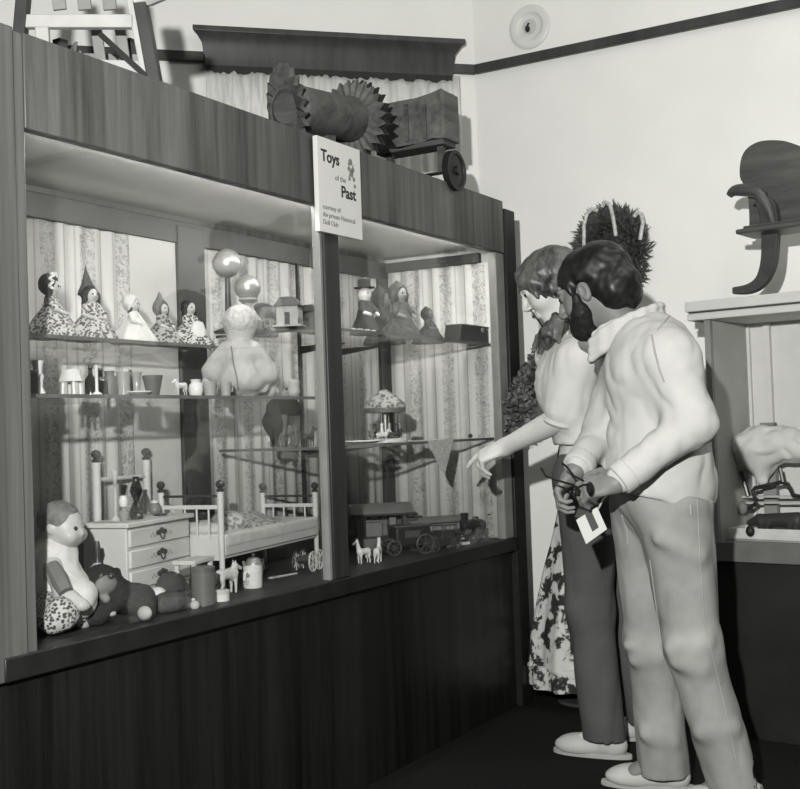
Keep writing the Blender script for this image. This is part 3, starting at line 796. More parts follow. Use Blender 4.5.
# ---- evergreen wreaths
def foliage(name, mat, parent, c, R0, r0, n, ln, wd, seed, squash=1.0, a0=0, a1=2*math.pi, axis='x', fuzz=.5):
    """ring of needles round c in the plane facing -x"""
    r_ = random.Random(seed); vs = []; fs = []
    for i in range(n):
        a = a0+(a1-a0)*r_.random(); b = 2*math.pi*r_.random(); q = r0*math.sqrt(r_.random())
        rad = Vector((0, math.cos(a), math.sin(a))); tg = Vector((0, -math.sin(a), math.cos(a)))
        off = rad*(q*math.cos(b))+Vector((-1, 0, 0))*(abs(q*math.sin(b))*.7)
        p = Vector((0, rad.y*R0, rad.z*R0*squash))+off+Vector((-.02, 0, 0))
        dr = (off.normalized()*.8+rad*.25+tg*(r_.random()-.5)*1.6+Vector((-.35, r_.uniform(-fuzz, fuzz), r_.uniform(-fuzz, fuzz)))).normalized()
        sd = dr.cross(Vector((r_.random(), r_.random(), r_.random()))).normalized()*wd*.5
        l = ln*r_.uniform(.6, 1.2); k = len(vs)
        vs += [p-sd*.6, p+dr*l*.5-sd, p+dr*l, p+dr*l*.5+sd, p+sd*.6]; fs.append((k, k+1, k+2, k+3, k+4))
    vs = [(min(v.x, -.004), v.y, v.z) if p is not None else v for v in vs]
    return MB().add(vs, fs).build(name, mat, parent, smooth=0)
M_green = plain('evergreen_needles', .085, .6, var=.5, scale=50)
M_green2 = plain('boxwood_leaves', .10, .55, var=.5, scale=40)
wc = hit(614, 256, 'x', WX-.002)
wt = thing('wreath', 'shaggy dark evergreen wreath with pale candy canes behind the head of the bearded person', 'wreath', wc)
foliage('foliage', M_green, wt, wc, .100, .060, 4600, .05, .007, 3, 1.38)
m = MB(); m.tube([Vector((-.03, .105*math.cos(2*math.pi*i/40),   .138*math.sin(2*math.pi*i/40))) for i in range(40)], .022, 8, closed=True); m.build('ring', plain('twigs', .03, .9), wt)
MB().tube([(.0015, 0, .205), (-.02, 0, .205), (-.03, 0, .14)], .004, 6).build('hook', M_metal, wt)
M_cane = plain('candy_cane', .46, .4, var=.3, scale=70)
for pts in ([(584, 247), (584, 225), (587, 214), (592, 209), (598, 211)], [(616, 236), (613, 217), (610, 205), (605, 202), (602, 207)], [(640, 240), (643, 222), (641, 214), (637, 212), (634, 217)]):
    q = [hit(a, b, 'x', WX-.10)-wc for a, b in pts]
    f = []
    for i in range(len(q)-1):
        for k in range(4): f.append(q[i].lerp(q[i+1], k/4))
    MB().tube(f+[q[-1]], .0085, 8).build('candy_cane', M_cane, wt)
gy = -.075; g0 = hit(548, 340, 'y', gy)
wt2 = thing('garland', 'bushy leafy garland hanging at the right end of the display case beside the white top', 'garland', g0)
gp_ = [hit(*p, 'y', gy)-g0 for p in ((550, 338), (541, 360), (531, 382), (521, 402), (516, 420))]
r_ = random.Random(9); vs = []; fs = []
for i in range(2600):
    t = r_.random()*3.999; k = int(t); c = gp_[k].lerp(gp_[k+1], t-k); rr = (.045, .058, .062, .058, .03)[k]
    of = Vector((r_.gauss(0, 1), r_.gauss(0, .6), r_.gauss(0, 1))).normalized()*rr*math.sqrt(r_.random())*1.05
    dr_ = (of.normalized()+Vector((r_.uniform(-.8, .8), r_.uniform(-.8, .8), r_.uniform(-.8, .8)))).normalized(); sd = dr_.orthogonal().normalized()
    sd = (Matrix.Rotation(r_.random()*6.28, 3, dr_) @ sd)*.008; l = .026*r_.uniform(.6, 1.2); p = c+of; k = len(vs)
    vs += [p, p+dr_*l*.5-sd, p+dr_*l, p+dr_*l*.5+sd]; fs.append((k, k+1, k+2, k+3))
MB().add(vs, fs).build('foliage', M_green2, wt2, smooth=0)
MB().tube(gp_, .012, 8).build('stem', plain('twigs', .03, .9), wt2)
MB().tube([gp_[0], gp_[0]+Vector((-.05, .045, .10)), gp_[0]+Vector((-.08, .062, .13))], .003, 6).build('string', plain('twigs', .03, .9), wt2)
# ---- print dress on a stand by the wall
dx = 2.70; dy = hit(585, 600, 'x', dx).y
dr = thing('dress', 'long floral print dress on a stand behind the dark slacks', 'dress', (dx, dy, 0))
ruf = lambda a, t: (.07*math.sin(a*9)+.03*math.sin(a*17))*(1-t)
def floral(name):
    if name in MATS: return MATS[name]
    m, nt, b = nodes(name); b.inputs['Roughness'].default_value = .85; b.inputs['Specular IOR Level'].default_value = .05
    L_ = nt.links.new; tc = nt.nodes.new('ShaderNodeTexCoord'); n = nt.nodes.new('ShaderNodeTexNoise'); n.inputs['Scale'].default_value = 15; n.inputs['Detail'].default_value = 3; n.inputs['Roughness'].default_value = .62; n.inputs['Distortion'].default_value = .6
    r = nt.nodes.new('ShaderNodeValToRGB'); e = r.color_ramp.elements; e[0].position = .43; e[0].color = g3(.03); e[1].position = .56; e[1].color = g3(.50)
    e2_ = e.new(.475); e2_.color = g3(.07); e3_ = e.new(.50); e3_.color = g3(.40)
    L_(tc.outputs['Object'], n.inputs['Vector']); L_(n.outputs['Fac'], r.inputs[0]); L_(r.outputs[0], b.inputs['Base Color']); MATS[name] = m; return m
def flo():
    m = floral('floral_print'); return m
MB().lathe([(.235, .16), (.222, .28), (.20, .40), (.165, .55), (.125, .68), (.10, .78), (.09, .86)], None, 96, ruf).build('skirt', flo(), dr, smooth=60)
MB().lathe([(.246, .078), (.248, .12), (.240, .165), (.22, .170)], None, 120, lambda a, t: .06*math.sin(a*13)*(1-t*.6)).build('flounce', flo(), dr, smooth=60)
S = SDF(); S.ell((0, 0, .98), (.075, .095, .16), None, .03)
solid('bodice', S, .008, flo(), dr)
m = MB(); m.tube([(0, 0, .0), (0, 0, 1.24)], .014, 10); m.lathe([(.13, 0), (.13, .012), (.02, .02), (0, .02)]); m.ball((0, 0, 1.25), .03); m.build('stand', M_rail, dr)

# ---- the case on the right
rz = R(-98); RC = Vector((2.385, -.862, 0))
rc = thing('display_case', 'white topped display case on a black base at the right under a wooden seat', 'display case', RC, rz)
RM = Matrix.Translation(RC) @ Matrix.Rotation(rz, 4, 'Z')
W2, D2 = 1.25, .37
boxes('base', M_dark, rc, [((-.01, .01, 0), (W2, D2, .625))], .002)
boxes('sill', plain('grey_sill', .11, .5), rc, [((-.015, -.008, .627), (W2, .03, .70)), ((-.015, .03, .627), (W2, D2, .694))], .004)
boxes('side_panel', plain('pale_grey_panel', .42, .7, var=.03), rc, [((-.012, .02, .70), (.006, D2, 1.502))], .001)
boxes('corner_post', plain('grey_post', .20, .5), rc, [((-.014, -.004, .70), (.008, .02, 1.502))], .001)
boxes('back_panel', plain('pale_back_panel', .62, .8, var=.03), rc, [((0, D2-.015, .70), (W2, D2, 1.502))], 0)
boxes('white_strip', M_white, rc, [((.006, D2-.032, .70), (.018, D2-.016, 1.502)), ((.075, D2-.04, .70), (.10, D2-.016, 1.502))], .001)
boxes('case_top', plain('case_top_white', .50, .5, var=.03), rc, [((-.075, -.03, 1.535), (W2, D2+.01, 1.572)), ((-.070, -.022, 1.503), (W2, D2, 1.529))], .003)
boxes('top_groove', M_rail, rc, [((-.066, -.016, 1.527), (W2, D2, 1.537))], 0)
boxes('glass_pane', M_glass, rc, [((.01, .004, .70), (W2, .008, 1.502))], 0)
def rc_at(px, py, yl):
    """point on the plane a distance yl behind the front of the right-hand case"""
    n_ = RM.to_3x3() @ Vector((0, 1, 0)); q = RM @ Vector((0, yl, 0)); dd = ray(px, py)
    return CAM+dd*((q-CAM).dot(n_)/dd.dot(n_))
tz = .7
ty = thing('tray', 'long white tray lying in the right display case under the dark toy animal', 'tray', RM @ Vector((.03, .03, .70)), rz)
m = MB(); m.box((0, 0, 0), (.9, .15, .012)); m.box((0, 0, 0), (.9, .008, .045)); m.box((0, .142, 0), (.9, .15, .045)); m.box((0, 0, 0), (.008, .15, .045)); m.build('tray_body', plain('enamel_white', .5, .4), ty, bevel=.003)
MB().ball(RM.inverted() @ rc_at(751, 531, .03)-Vector((.03, .03, .70))+Vector((0, -.008, 0)), (.016, .014, .020)).build('knob', M_black, ty)
# dark toy animal
b0 = rc_at(778, 521, .11); an = thing('toy_animal', 'small dark long-bodied toy animal lying in the white tray of the right display case', 'toy animal', Vector((b0.x, b0.y, .713)), rz)
S = SDF(); S.cap((-.06, 0, .055), (.07, 0, .06), .024, .028, .02); S.cap((-.07, 0, .058), (-.105, 0, .045), .020, .012, .01); S.cap((.08, 0, .07), (.15, 0, .09), .010, .004, .01)
for x in (-.055, -.03, .05, .075):
    for y in (-.016, .016): S.cap((x, y, .045), (x-.012, y, .008), .010, .008, .01)
solid('body', S, .005, plain('dark_toy_iron', .03, .5), an)
# cloth bundle on bent legs
bb0 = rc_at(758, 455, .22)
bn = thing('toy_sling', 'pale cloth bundle slung on bent dark metal legs inside the right display case', 'toy', Vector((bb0.x, bb0.y, .70)), rz)
BI = (Matrix.Translation(bn.location) @ Matrix.Rotation(rz, 4, 'Z')).inverted()
B = lambda px, py, yl=.22: BI @ rc_at(px, py, yl)
S = SDF()
S.cap(B(742, 447), B(790, 443), .055, .05, .03); S.cap(B(760, 450), B(762, 478), .085, .03, .05); S.cap(B(785, 445), B(812, 450), .06, .05, .05); S.cap(B(744, 452), B(736, 470), .02, .012, .03)
solid('cloth', S, .006, plain('pale_sling_cloth', .58, .9, var=.1), bn, wrinkle(44, .012, 60))
for pts in ([(756, 487), (753, 491), (756, 503), (750, 508), (743, 509)], [(756, 488), (782, 482), (788, 484), (793, 495), (803, 497)], [(741, 471), (748, 496)], [(780, 468), (783, 482)], [(736, 462), (731, 498)], [(748, 438), (738, 458)]):
    MB().tube([B(*p, .205) for p in pts], .008, 8).build('leg', M_metal, bn)
MB().ball(B(742, 508, .20), (.022, .016, .026)).build('foot', plain('grey_foot', .16, .6), bn)
for py in (497, 503):
    a_, b_ = B(730, py, .235), B(815, py-1, .235); MB().bar(a_, b_, .012, .008).build('rail', M_pale, bn)
for px in (733, 812):
    q = B(px, 500, .235); m = MB(); m.box((q.x-.006, q.y-.006, 0), (q.x+.006, q.y+.006, q.z+.005)); m.build('post', M_pale, bn)
bk = rc_at(768, 432, .30); bx = thing('box', 'small grey box standing upright at the back of the right display case', 'box', Vector((bk.x, bk.y, .70)), rz)
boxes('box_body', plain('grey_card', .25, .8), bx, [((-.025, -.01, 0), (.025, .02, bk.z-.70+.02))], .002); boxes('box_lid', plain('grey_card_lid', .2, .8), bx, [((-.027, -.012, bk.z-.70+.02), (.027, .022, bk.z-.70+.035))], .002)
# ---- wooden seat on the right-hand case
cs = rc_at(772, 292, .16); ch = thing('seat', 'dark wooden seat with rounded back and scroll arm standing on the right display case', 'seat', Vector((cs.x, cs.y, 1.573)), rz)
CI = (Matrix.Translation(ch.location) @ Matrix.Rotation(rz, 4, 'Z')).inverted()
Cc = lambda px, py, yl=.16: CI @ rc_at(px, py, yl)
M_seat = wood('seat_wood', .04, .10, rough=.4, stretch=(4, 30, 30)); M_iron = plain('seat_iron', .045, .45, var=.3)
cxm = Cc(812, 190).x                                   # middle of the seat
# back: shield-shaped slab
pts = [(739.5, 176), (740.5, 160), (746, 149), (757, 142), (770, 140), (785, 141), (800, 146)]
left = [Cc(*p, .19) for p in pts]+[]
low = [Cc(*p, .19) for p in [(744, 186), (748, 200), (749, 226), (747, 236)]]
half = list(reversed(low))+left
half = crv(half, 5); prof = [(q.x, q.z) for q in half]; prof += [(2*cxm-x, z) for x, z in reversed(prof)]
MB().prism(prof, .022, Matrix.Translation((0, .03, 0))).build('backrest', M_seat, ch, smooth=50, bevel=.005)
q0, q1 = Cc(748, 238), Cc(760, 228)
boxes('seat_board', M_seat, ch, [((q0.x, -.12, q0.z), (2*cxm-q0.x, .05, q0.z+.018)), ((q0.x+.02, -.10, q0.z+.018), (2*cxm-q0.x-.02, .05, q0.z+.03))], .006)
legp = [(734, 291), (750, 289), (762, 281), (769, 265), (771, 245), (771, 225), (768, 208), (760, 199)]
for sgn in (0, 1):
    pl_ = [Cc(*p) for p in legp]
    if sgn: pl_ = [Vector((2*cxm-q.x, q.y, q.z)) for q in pl_]
    m = MB()
    for i in range(len(pl_)-1): 
        pass
    pl_ = crv(pl_, 4); wv0 = [.012, .018, .022, .028, .030, .032, .034, .02]; wv = [wv0[min(int(i/4), 6)]*(1-(i%4)/4)+wv0[min(int(i/4)+1, 7)]*((i%4)/4) for i in range(len(pl_))]
    dy_ = .035
    tops = []; bots = []
    for i, q in enumerate(pl_):
        t_ = (pl_[min(i+1, len(pl_)-1)]-pl_[max(i-1, 0)]); t_.y = 0; t_.normalize(); nn_ = Vector((-t_.z, 0, t_.x))*wv[i]
        tops.append(q+nn_); bots.append(q-nn_)
    poly = [(v.x, v.z) for v in tops]+[(v.x, v.z) for v in reversed(bots)]
    poly = [(x, max(z, 0.0)) for x, z in poly]
    MB().prism(poly, dy_, Matrix.Translation((0, -.02, 0))).build('leg', M_iron, ch, smooth=50, bevel=.004)
    ap = [Cc(*p, .13) for p in [(729, 196), (734, 191), (744, 190), (756, 192), (764, 200), (770, 212), (773, 224)]]
    if sgn: ap = [Vector((2*cxm-q.x, q.y, q.z)) for q in ap]
    ra_ = [.012, .020, .024, .022, .018, .014, .010]; ap = crv(ap, 3); MB().tube(ap, [ra_[min(int(i/3), 5)]*(1-(i%3)/3)+ra_[min(int(i/3)+1, 6)]*((i%3)/3) for i in range(len(ap))], 12).build('arm', M_seat, ch)
    fp_ = Cc(772, 289); fx_ = fp_.x if not sgn else 2*cxm-fp_.x
    MB().box((fx_-.06, -.03, 0), (fx_+.06, .03, .016)).build('foot', M_iron, ch, bevel=.004)

# ================================================================== on the roof of the big case
RZ = ZT-.03
# slatted pale chair, facing the room
Zc = 3.12; cb = at(85, 100, Zc); sc_ = thing('slatted_chair', 'pale slatted wooden child chair standing on the left end of the display case roof', 'chair', (cb.x, cb.y, RZ))
A = lambda px, py, dz=0: at(px, py, Zc+dz)-sc_.location
def toroof(p, q):   # carry the line p>q on down to the roof
    dd = q-p; return p+dd*((0-p.z)/dd.z)
m = MB(); m.bar(A(24, 22), A(133, 22), .025, .036, up=UP); m.build('rail', M_pale, sc_, bevel=.003)
for a_, b_, c_ in ((55, -60, 66), (83, -60, 91), (109, -60, 116)):
    m = MB(); m.bar(A(a_-4, -60, .03), A(c_-6, 10, .03), .036, .012, up=FW); m.build('slat', plain('slat_paint', .22, .6), sc_, bevel=.002)
p_, q_ = A(125, -40, .01), A(147, 74, .01); m = MB(); m.bar(p_, toroof(p_, q_), .030, .03, up=FW); m.build('post', M_pale, sc_, bevel=.003)
p_, q_ = A(133, -40, -.01), A(154, 75, -.01); m = MB(); m.bar(p_, toroof(p_, q_), .034, .05, up=FW); m.build('post', plain('post_dark_paint', .04, .5), sc_, bevel=.003)
p_, q_ = A(27, -40), A(20, 40); m = MB(); m.bar(p_, toroof(p_, q_), .032, .04, up=FW); m.build('post', plain('post_dark_paint', .04, .5), sc_, bevel=.003)
p_, q_ = A(42, 20), A(44, 60); m = MB(); m.bar(p_, toroof(p_, q_), .036, .02, up=FW); m.build('post', M_pale, sc_, bevel=.003)
for x in (97, 121): m = MB(); m.bar(A(x-2, 20, .12), A(x+4, 62, .12), .03, .012, up=FW); m.build('slat', plain('slat_paint', .22, .6), sc_, bevel=.002)
m = MB(); q = [A(84, 60, .02), A(142, 62, .02), A(142, 80, .02), A(84, 78, .02)]; m.add(*slab(q, FW*.012)); m.build('apron', M_pale, sc_, bevel=.002)
m = MB(); m.bar(A(100, 34, -.02), A(146, 76, -.02), .014, .014); m.build('brace', M_black, sc_)
m = MB(); m.bar(A(40, 58, .25), A(140, 60, .25), .04, .02); m.build('back_rail', plain('slat_paint', .22, .6), sc_)
for x in (60, 130): p_ = A(x, 40, .25); m = MB(); m.bar(p_, Vector((p_.x, p_.y, 0)), .03, .03); m.build('leg', plain('post_dark_paint', .04, .5), sc_)
m = MB(); m.tube([A(134, 0, -.02), A(150, -4, -.02), A(165, -8, -.06)], [.02, .026, .02], 10); m.build('arm', M_pale, sc_)
cl_ = at(68, 52, 3.2); bk_ = thing('rope_coil', 'tangled grey cord lying under the slatted chair on the case roof', 'cord', (cl_.x, cl_.y, RZ))
m = MB(); r_ = random.Random(2); pp = []
for i in range(70): pp.append(Vector((r_.uniform(-.06, .06), r_.uniform(-.05, .05), .012+r_.random()*.19)))
m.tube(pp, .005, 6); m.build('cord', plain('grey_cord', .14, .8), bk_)
# sawtooth spool
s0 = hit(291, 109, 'y', .17); s1 = hit(349, 119, 'y', .17); ax = s1-s0
sp = thing('toy_spool', 'old wooden spool toy with two sawtooth flanges on the display case roof', 'toy', (s0.x+.1, s0.y, RZ))
o_ = sp.location; ad = ax.normalized()
def gearpoly(r0, r1, n, sq=1.0, bend=None):
    q = []
    for i in range(2*n):
        a = math.pi*i/n; r = r1 if i % 2 == 0 else r0
        q.append((r*math.cos(a)*sq, r*math.sin(a)))
    return q
def flange(name, c, axis, r0, r1, n, th, mat, sq=1.0, dish=.0):
    axis = Vector(axis).normalized(); a_ = axis.cross(UP).normalized(); b_ = a_.cross(axis)
    vs = []; 
    poly = gearpoly(r0, r1, n, sq); N = len(poly)
    for s_ in (-1, 1):
        vs.append(c+axis*(th*.5*s_))
        for k, rr in enumerate((.45, .8, 1.0)):
            for i, (x, y) in enumerate(poly):
                rid = (.004 if i % 2 == 0 else -.004)*(rr > .5)
                vs.append(c+a_*x*rr+b_*y*rr+axis*(th*.5*s_+rid+dish*rr*rr))
    fs = []
    half_ = 1+3*N
    for s_ in (0, 1):
        b0_ = s_*half_
        for i in range(N):
            j = (i+1) % N
            fs.append((b0_, b0_+1+i, b0_+1+j))
            for k in range(2): fs.append((b0_+1+k*N+i, b0_+1+(k+1)*N+i, b0_+1+(k+1)*N+j, b0_+1+k*N+j))
    for i in range(N): j = (i+1) % N; fs.append((1+2*N+i, half_+1+2*N+i, half_+1+2*N+j, 1+2*N+j))
    return MB().add(vs, fs).build(name, mat, sp, smooth=20)
MB().tube([s0-o_, s0-o_+ax*.15, s0-o_+ax*.8, s1-o_+ad*.0], [.086, .080, .076, .080], 32).build('drum', M_oldwood2, sp)
flange('flange', s1-o_+ad*.02, ad, .118, .140, 24, .014, M_oldwood, 1.0)
flange('flange', s1-o_+ad*.055, ad, .118, .142, 24, .012, plain('flange_dark', .02, .8), 1.0)
flange('flange', s0-o_+ad*.005, (ad+Vector((.0, -.55, .10))), .125, .150, 22, .016, M_oldwood2, .9, -.02)
MB().tube([s0-o_-ad*.03, s0-o_+ad*.01], [.050, .086], 28).build('hub', M_oldwood2, sp)
for x in (.0, .2): 
    q = s0-o_+ad*(x+.02); MB().box((q.x-.02, q.y-.06, 0), (q.x+.02, q.y+.06, .06+.02*0)).build('cradle', M_oldwood2, sp)
for x in (.03, .20):
    q = s0-o_+ad*x; MB().bar((q.x, q.y, .05), (q.x, q.y, q.z), .05, .05).build('upright', M_oldwood2, sp)
# little wagon, end on
w0 = thing('toy_wagon', 'small old wooden wagon with a solid wheel on the right of the display case roof', 'wagon', (2.07, .18, RZ))
xw = 2.02; wl = w0.location
Wv = lambda px, py: hit(px, py, 'x', xw)-wl
q = [Wv(*p) for p in [(376, 150), (375, 106), (398, 101), (415, 98), (430, 93), (441, 88), (444, 110), (446, 138), (432, 138), (415, 145), (400, 149)]]
poly = [(v.y, v.z) for v in q]
TW = Matrix(((0, 1, 0, q[0].x), (1, 0, 0, 0), (0, 0, 1, 0), (0, 0, 0, 1)))
MB().prism(poly, .022, TW).build('end_board', M_oldwood, w0, bevel=.002)
MB().prism(poly, .022, Matrix.Translation((.085, 0, 0)) @ TW).build('end_board', M_oldwood, w0, bevel=.002)
ya, yb = q[5].y, q[0].y; za, zb = q[7].z, q[5].z
boxes('side_board', M_oldwood, w0, [((q[0].x-.01, ya-.014, za), (q[0].x+.112, ya+.004, zb-.01))], .003)
boxes('side_board', M_oldwood, w0, [((q[0].x-.01, yb-.004, q[0].z), (q[0].x+.112, yb+.014, q[1].z))], .003)
boxes('floor_board', M_oldwood2, w0, [((q[0].x, ya, q[0].z-.02), (q[0].x+.105, yb, q[0].z+.0))], .003)
m = MB(); 
for px in (407, 425): v = Wv(px, 120); m.box((q[0].x-.008, v.y-.008, q[0].z+.01), (q[0].x, v.y+.008, v.z+.06))
m.build('batten', M_oldwood2, w0)
wp = Wv(446, 160); rr = wp.z-.004
rr = min(rr, .085)
def wheel(c, r, t, axis, mat, parent, n=28):
    M = Vector((0, 0, 1)).rotation_difference(Vector(axis)).to_matrix().to_4x4()
    return MB().lathe([(0, -t*.8), (r*.22, -t*.8), (r*.24, -t*.4), (r*.78, -t*.3), (r*.82, -t*.5), (r, -t*.5), (r, t*.5), (r*.82, t*.5), (r*.78, t*.3), (r*.24, t*.4), (r*.22, t*.8), (0, t*.8)], Matrix.Translation(c) @ M, n).build('wheel', mat, parent)
rr = .076; wp.z = .078
for yy, xx in ((wp.y-.01, wp.x+.045), (yb+.03, wp.x+.045)):
    wheel(Vector((xx, yy, wp.z)), rr, .026, (0, 1, 0), M_black, w0)
for xx in (wp.x+.045,): MB().tube([(xx, wp.y, wp.z), (xx, yb+.03, wp.z)], .007, 8).build('axle', M_metal, w0)
for y0_, y1_ in ((wp.y+.03, wp.y+.055), (yb-.05, yb-.025)):
    MB().box((wp.x+.033, y0_, wp.z), (wp.x+.057, y1_, za+.02)).build('bracket', M_oldwood2, w0)
# ---- sign on the fascia
sg = thing('sign', 'white card sign about toys of the past hung over the fascia above the mullion', 'sign', (1.245, -.022, 1.762))
sw = .245; sh_ = .296
boxes('board', plain('sign_board', .55, .6, var=.015), sg, [((-.125, -.008, 0), (.122, .008, sh_))], .0015)
M_ink = plain('sign_ink', .02, .6); M_ink2 = plain('sign_grey_ink', .16, .6)
rx = (math.pi/2, 0, 0)
text_mesh('lettering', 'Toys', .052, M_ink, sg, (-.105, -.0085, .222), rx, fat=.0012)
text_mesh('lettering', 'of the', .026, M_ink2, sg, (-.030, -.0085, .172), rx)
text_mesh('lettering', 'Past', .052, M_ink, sg, (.002, -.0085, .124), rx, fat=.0012)
for i, s_ in enumerate(('courtesy of:', 'the private Historical', 'Doll Club')):
    text_mesh('lettering', s_, .0215, M_ink2, sg, (-.105, -.0085, .072-.024*i), rx)
m = MB()
for (x, z, r_) in ((.062, .245, .012), (.052, .222, .008), (.075, .222, .010), (.066, .208, .012), (.054, .190, .007), (.080, .192, .008), (.084, .170, .007)):
    m.lathe([(r_, 0), (r_, .0006), (0, .0006)], Matrix.Translation((x, -.0082, z)) @ Matrix.Rotation(math.pi/2, 4, 'X'), 7)
m.bar((.048, -.0085, .24), (.082, -.0085, .185), .004, .0008, up=(0, 1, 0)).bar((.08, -.0085, .24), (.05, -.0085, .195), .004, .0008, up=(0, 1, 0))
m.build('print', M_ink2, sg)
# ================================================================== toys in the big case
YB = R(180)
M_dollskin = plain('doll_skin', .36, .45, var=.06)
M_dollskin_d = plain('doll_skin_dark', .10, .5)
M_ddark = plain('dark_doll_cloth', .03, .85, var=.3, scale=60)
M_dhair = plain('doll_dark_hair', .012, .6, var=.5, scale=120)
M_dgrey = printed('grey_doll_print', .06, .24, 90, .45)
M_dprint = printed('light_doll_print', .05, .38, 130, .47)
M_dwhite = plain('doll_white_cloth', .46, .9, var=.08, scale=40)
M_lace = printed('lace_cloth', .28, .55, 160, .4)
def small_doll(label, x, y, z, h, rz, dress, hat, hat_mat, hair, skin=None, apron=None, hat_h=.3, wide=1.0, name='doll'):
    skin = skin or M_dollskin
    o = thing(name, label, 'doll', (x, y, z), rz, 'costumed dolls on the top shelf')
    rf = lambda a, t: (.10*math.sin(a*7+1)+.05*math.sin(a*15))*(1-t)
    w = .34*h*wide
    MB().lathe([(w, 0), (w*1.02, .03*h), (w*.86, .16*h), (w*.62, .32*h), (.14*h, .46*h), (.11*h, .50*h)], None, 60, rf).build('dress', dress, o, smooth=60)
    S = SDF()
    S.cap((0, 0, .44*h), (0, 0, .60*h), .105*h, .085*h, .04*h); S.cap((0, 0, .58*h), (0, .01*h, .68*h), .04*h, .045*h, .03*h)
    S.ell((0, .01*h, .76*h), (.115*h, .125*h, .135*h), None, .03*h); S.ell((0, .13*h, .74*h), (.02*h, .025*h, .02*h), None, .015*h)
    for q in (-1, 1):
        S.cap((q*.11*h, 0, .59*h), (q*.20*h, .10*h, .42*h), .045*h, .038*h, .02*h); S.cap((q*.20*h, .10*h, .42*h), (q*.11*h, .23*h, .36*h), .036*h, .03*h, .02*h)
    solid('body', S, max(.012*h, .0022), skin, o)
    S = SDF(); S.cap((0, 0, .46*h), (0, 0, .585*h), .125*h, .10*h, .04*h)
    for q in (-1, 1): S.cap((q*.11*h, 0, .595*h), (q*.20*h, .10*h, .43*h), .06*h, .055*h, .03*h)
    solid('bodice', S, max(.013*h, .0025), dress, o)
    if hair:
        S = SDF(); S.ell((0, -.035*h, .79*h), (.15*h, .14*h, .15*h), None, .03*h)
        for q in (-1, 1): S.cap((q*.125*h, .01*h, .78*h), (q*.135*h, 0, .60*h), .05*h, .045*h, .03*h)
        S.ell((0, .16*h, .74*h), (.10*h, .12*h, .13*h), None, .02*h, 'sub')
        solid('hair', S, max(.013*h, .0025), hair, o, hair_disp(5, .008*h, 40/h, (1, 1, 1)))
    if hat == 'cone':
        MB().lathe([(.17*h, .80*h), (.15*h, .86*h), (.09*h, .98*h), (.04*h, (.99+hat_h*.5)*h), (0, (1.0+hat_h)*h)], Matrix.Rotation(R(6), 4, 'X'), 28).build('hat', hat_mat, o, smooth=60)
    elif hat == 'hood':
        S = SDF(); S.ell((0, -.04*h, .79*h), (.175*h, .165*h, .18*h), None, .03*h); S.cap((0, -.06*h, .88*h), (0, -.06*h, (.95+hat_h)*h), .12*h, .015*h, .04*h)
        for q in (-1, 1): S.cap((q*.15*h, 0, .76*h), (q*.13*h, .0, .58*h), .055*h, .03*h, .03*h)
        S.ell((0, .17*h, .76*h), (.125*h, .15*h, .14*h), None, .02*h, 'sub'); solid('hood', S, max(.013*h, .0025), hat_mat, o)
    elif hat == 'bonnet':
        S = SDF(); S.ell((0, -.03*h, .82*h), (.165*h, .15*h, .16*h), None, .03*h); S.ell((0, .15*h, .75*h), (.12*h, .15*h, .14*h), None, .02*h, 'sub'); solid('bonnet', S, max(.013*h, .0025), hat_mat, o)
        MB().tube([(.18*h*math.cos(a), .05*h+.03*h*math.sin(a*9), .80*h+.17*h*math.sin(a)) for a in [math.pi*(-.15+1.3*i/30) for i in range(31)]], .022*h, 8).build('brim', M_lace, o)
    elif hat == 'topper':
        MB().lathe([(.20*h, .88*h), (.20*h, .895*h), (.12*h, .90*h), (.125*h, 1.04*h), (0, 1.05*h)], None, 24).build('hat', hat_mat, o)
    if apron: 
        MB().lathe([(w*.55, .0), (w*.5, .2*h), (.12*h, .47*h)], Matrix.Translation((0, w*.52, .01*h)) @ Matrix.Diagonal((1, .55, 1, 1)), 30, rf).build('apron', apron, o, smooth=60)
    for q in (-1, 1): MB().ball((q*.045*h, .125*h, .775*h), .016*h, 8, 6).build('eye', M_eye, o)
    return o
def shelf_h(px, py_top, py_bot, y, z):
    p = Vector((sx(px, y, z), y, z)); return (py_bot-py_top)/FPX*dep(p)
zt_ = ZD+.0008; yd = .335
cs_ = [('doll in a dark bonnet and print dress, leftmost on the top shelf', 52, 272, 'bonnet', M_ddark, M_dprint, M_dhair, None, 1.2, 215),
 ('doll in a tall pointed dark hat beside the bonneted doll', 92, 261, 'cone', plain('dark_grey_hat', .05, .9), M_dprint, M_dhair, None, 1.2, 170),
 ('doll in a white hood with dark curls and a plain white dress', 134, 287, 'hood', M_dwhite, M_dwhite, M_dhair, None, 1.3, 195),
 ('doll in a pointed grey hood and grey print dress', 163, 285, 'hood', plain('grey_hood', .09, .9), M_dgrey, None, None, 1.3, 180),
 ('dark haired doll with a white apron, last on the right of the top shelf', 190, 288, None, None, M_dprint, M_dhair, M_dwhite, 1.35, 175)]
for lab, px, pt, hat, hm_, dm, hr_, ap_, wd_, ang in cs_:
    x = sx(px, yd, zt_); H_ = shelf_h(px, pt, 339, yd, zt_)
    hh = {'cone': .30, 'hood': .18, None: 0, 'bonnet': 0}[hat]; h = H_/(1+hh if hat != 'hood' else 1.0+(.13 if 'grey' in lab else .02))
    hh2 = hh if 'grey' in lab or hat == 'cone' else .02
    small_doll(lab, x, yd, zt_, h, R(ang), dm, hat, hm_, hr_, apron=ap_, hat_h=hh2, wide=wd_)
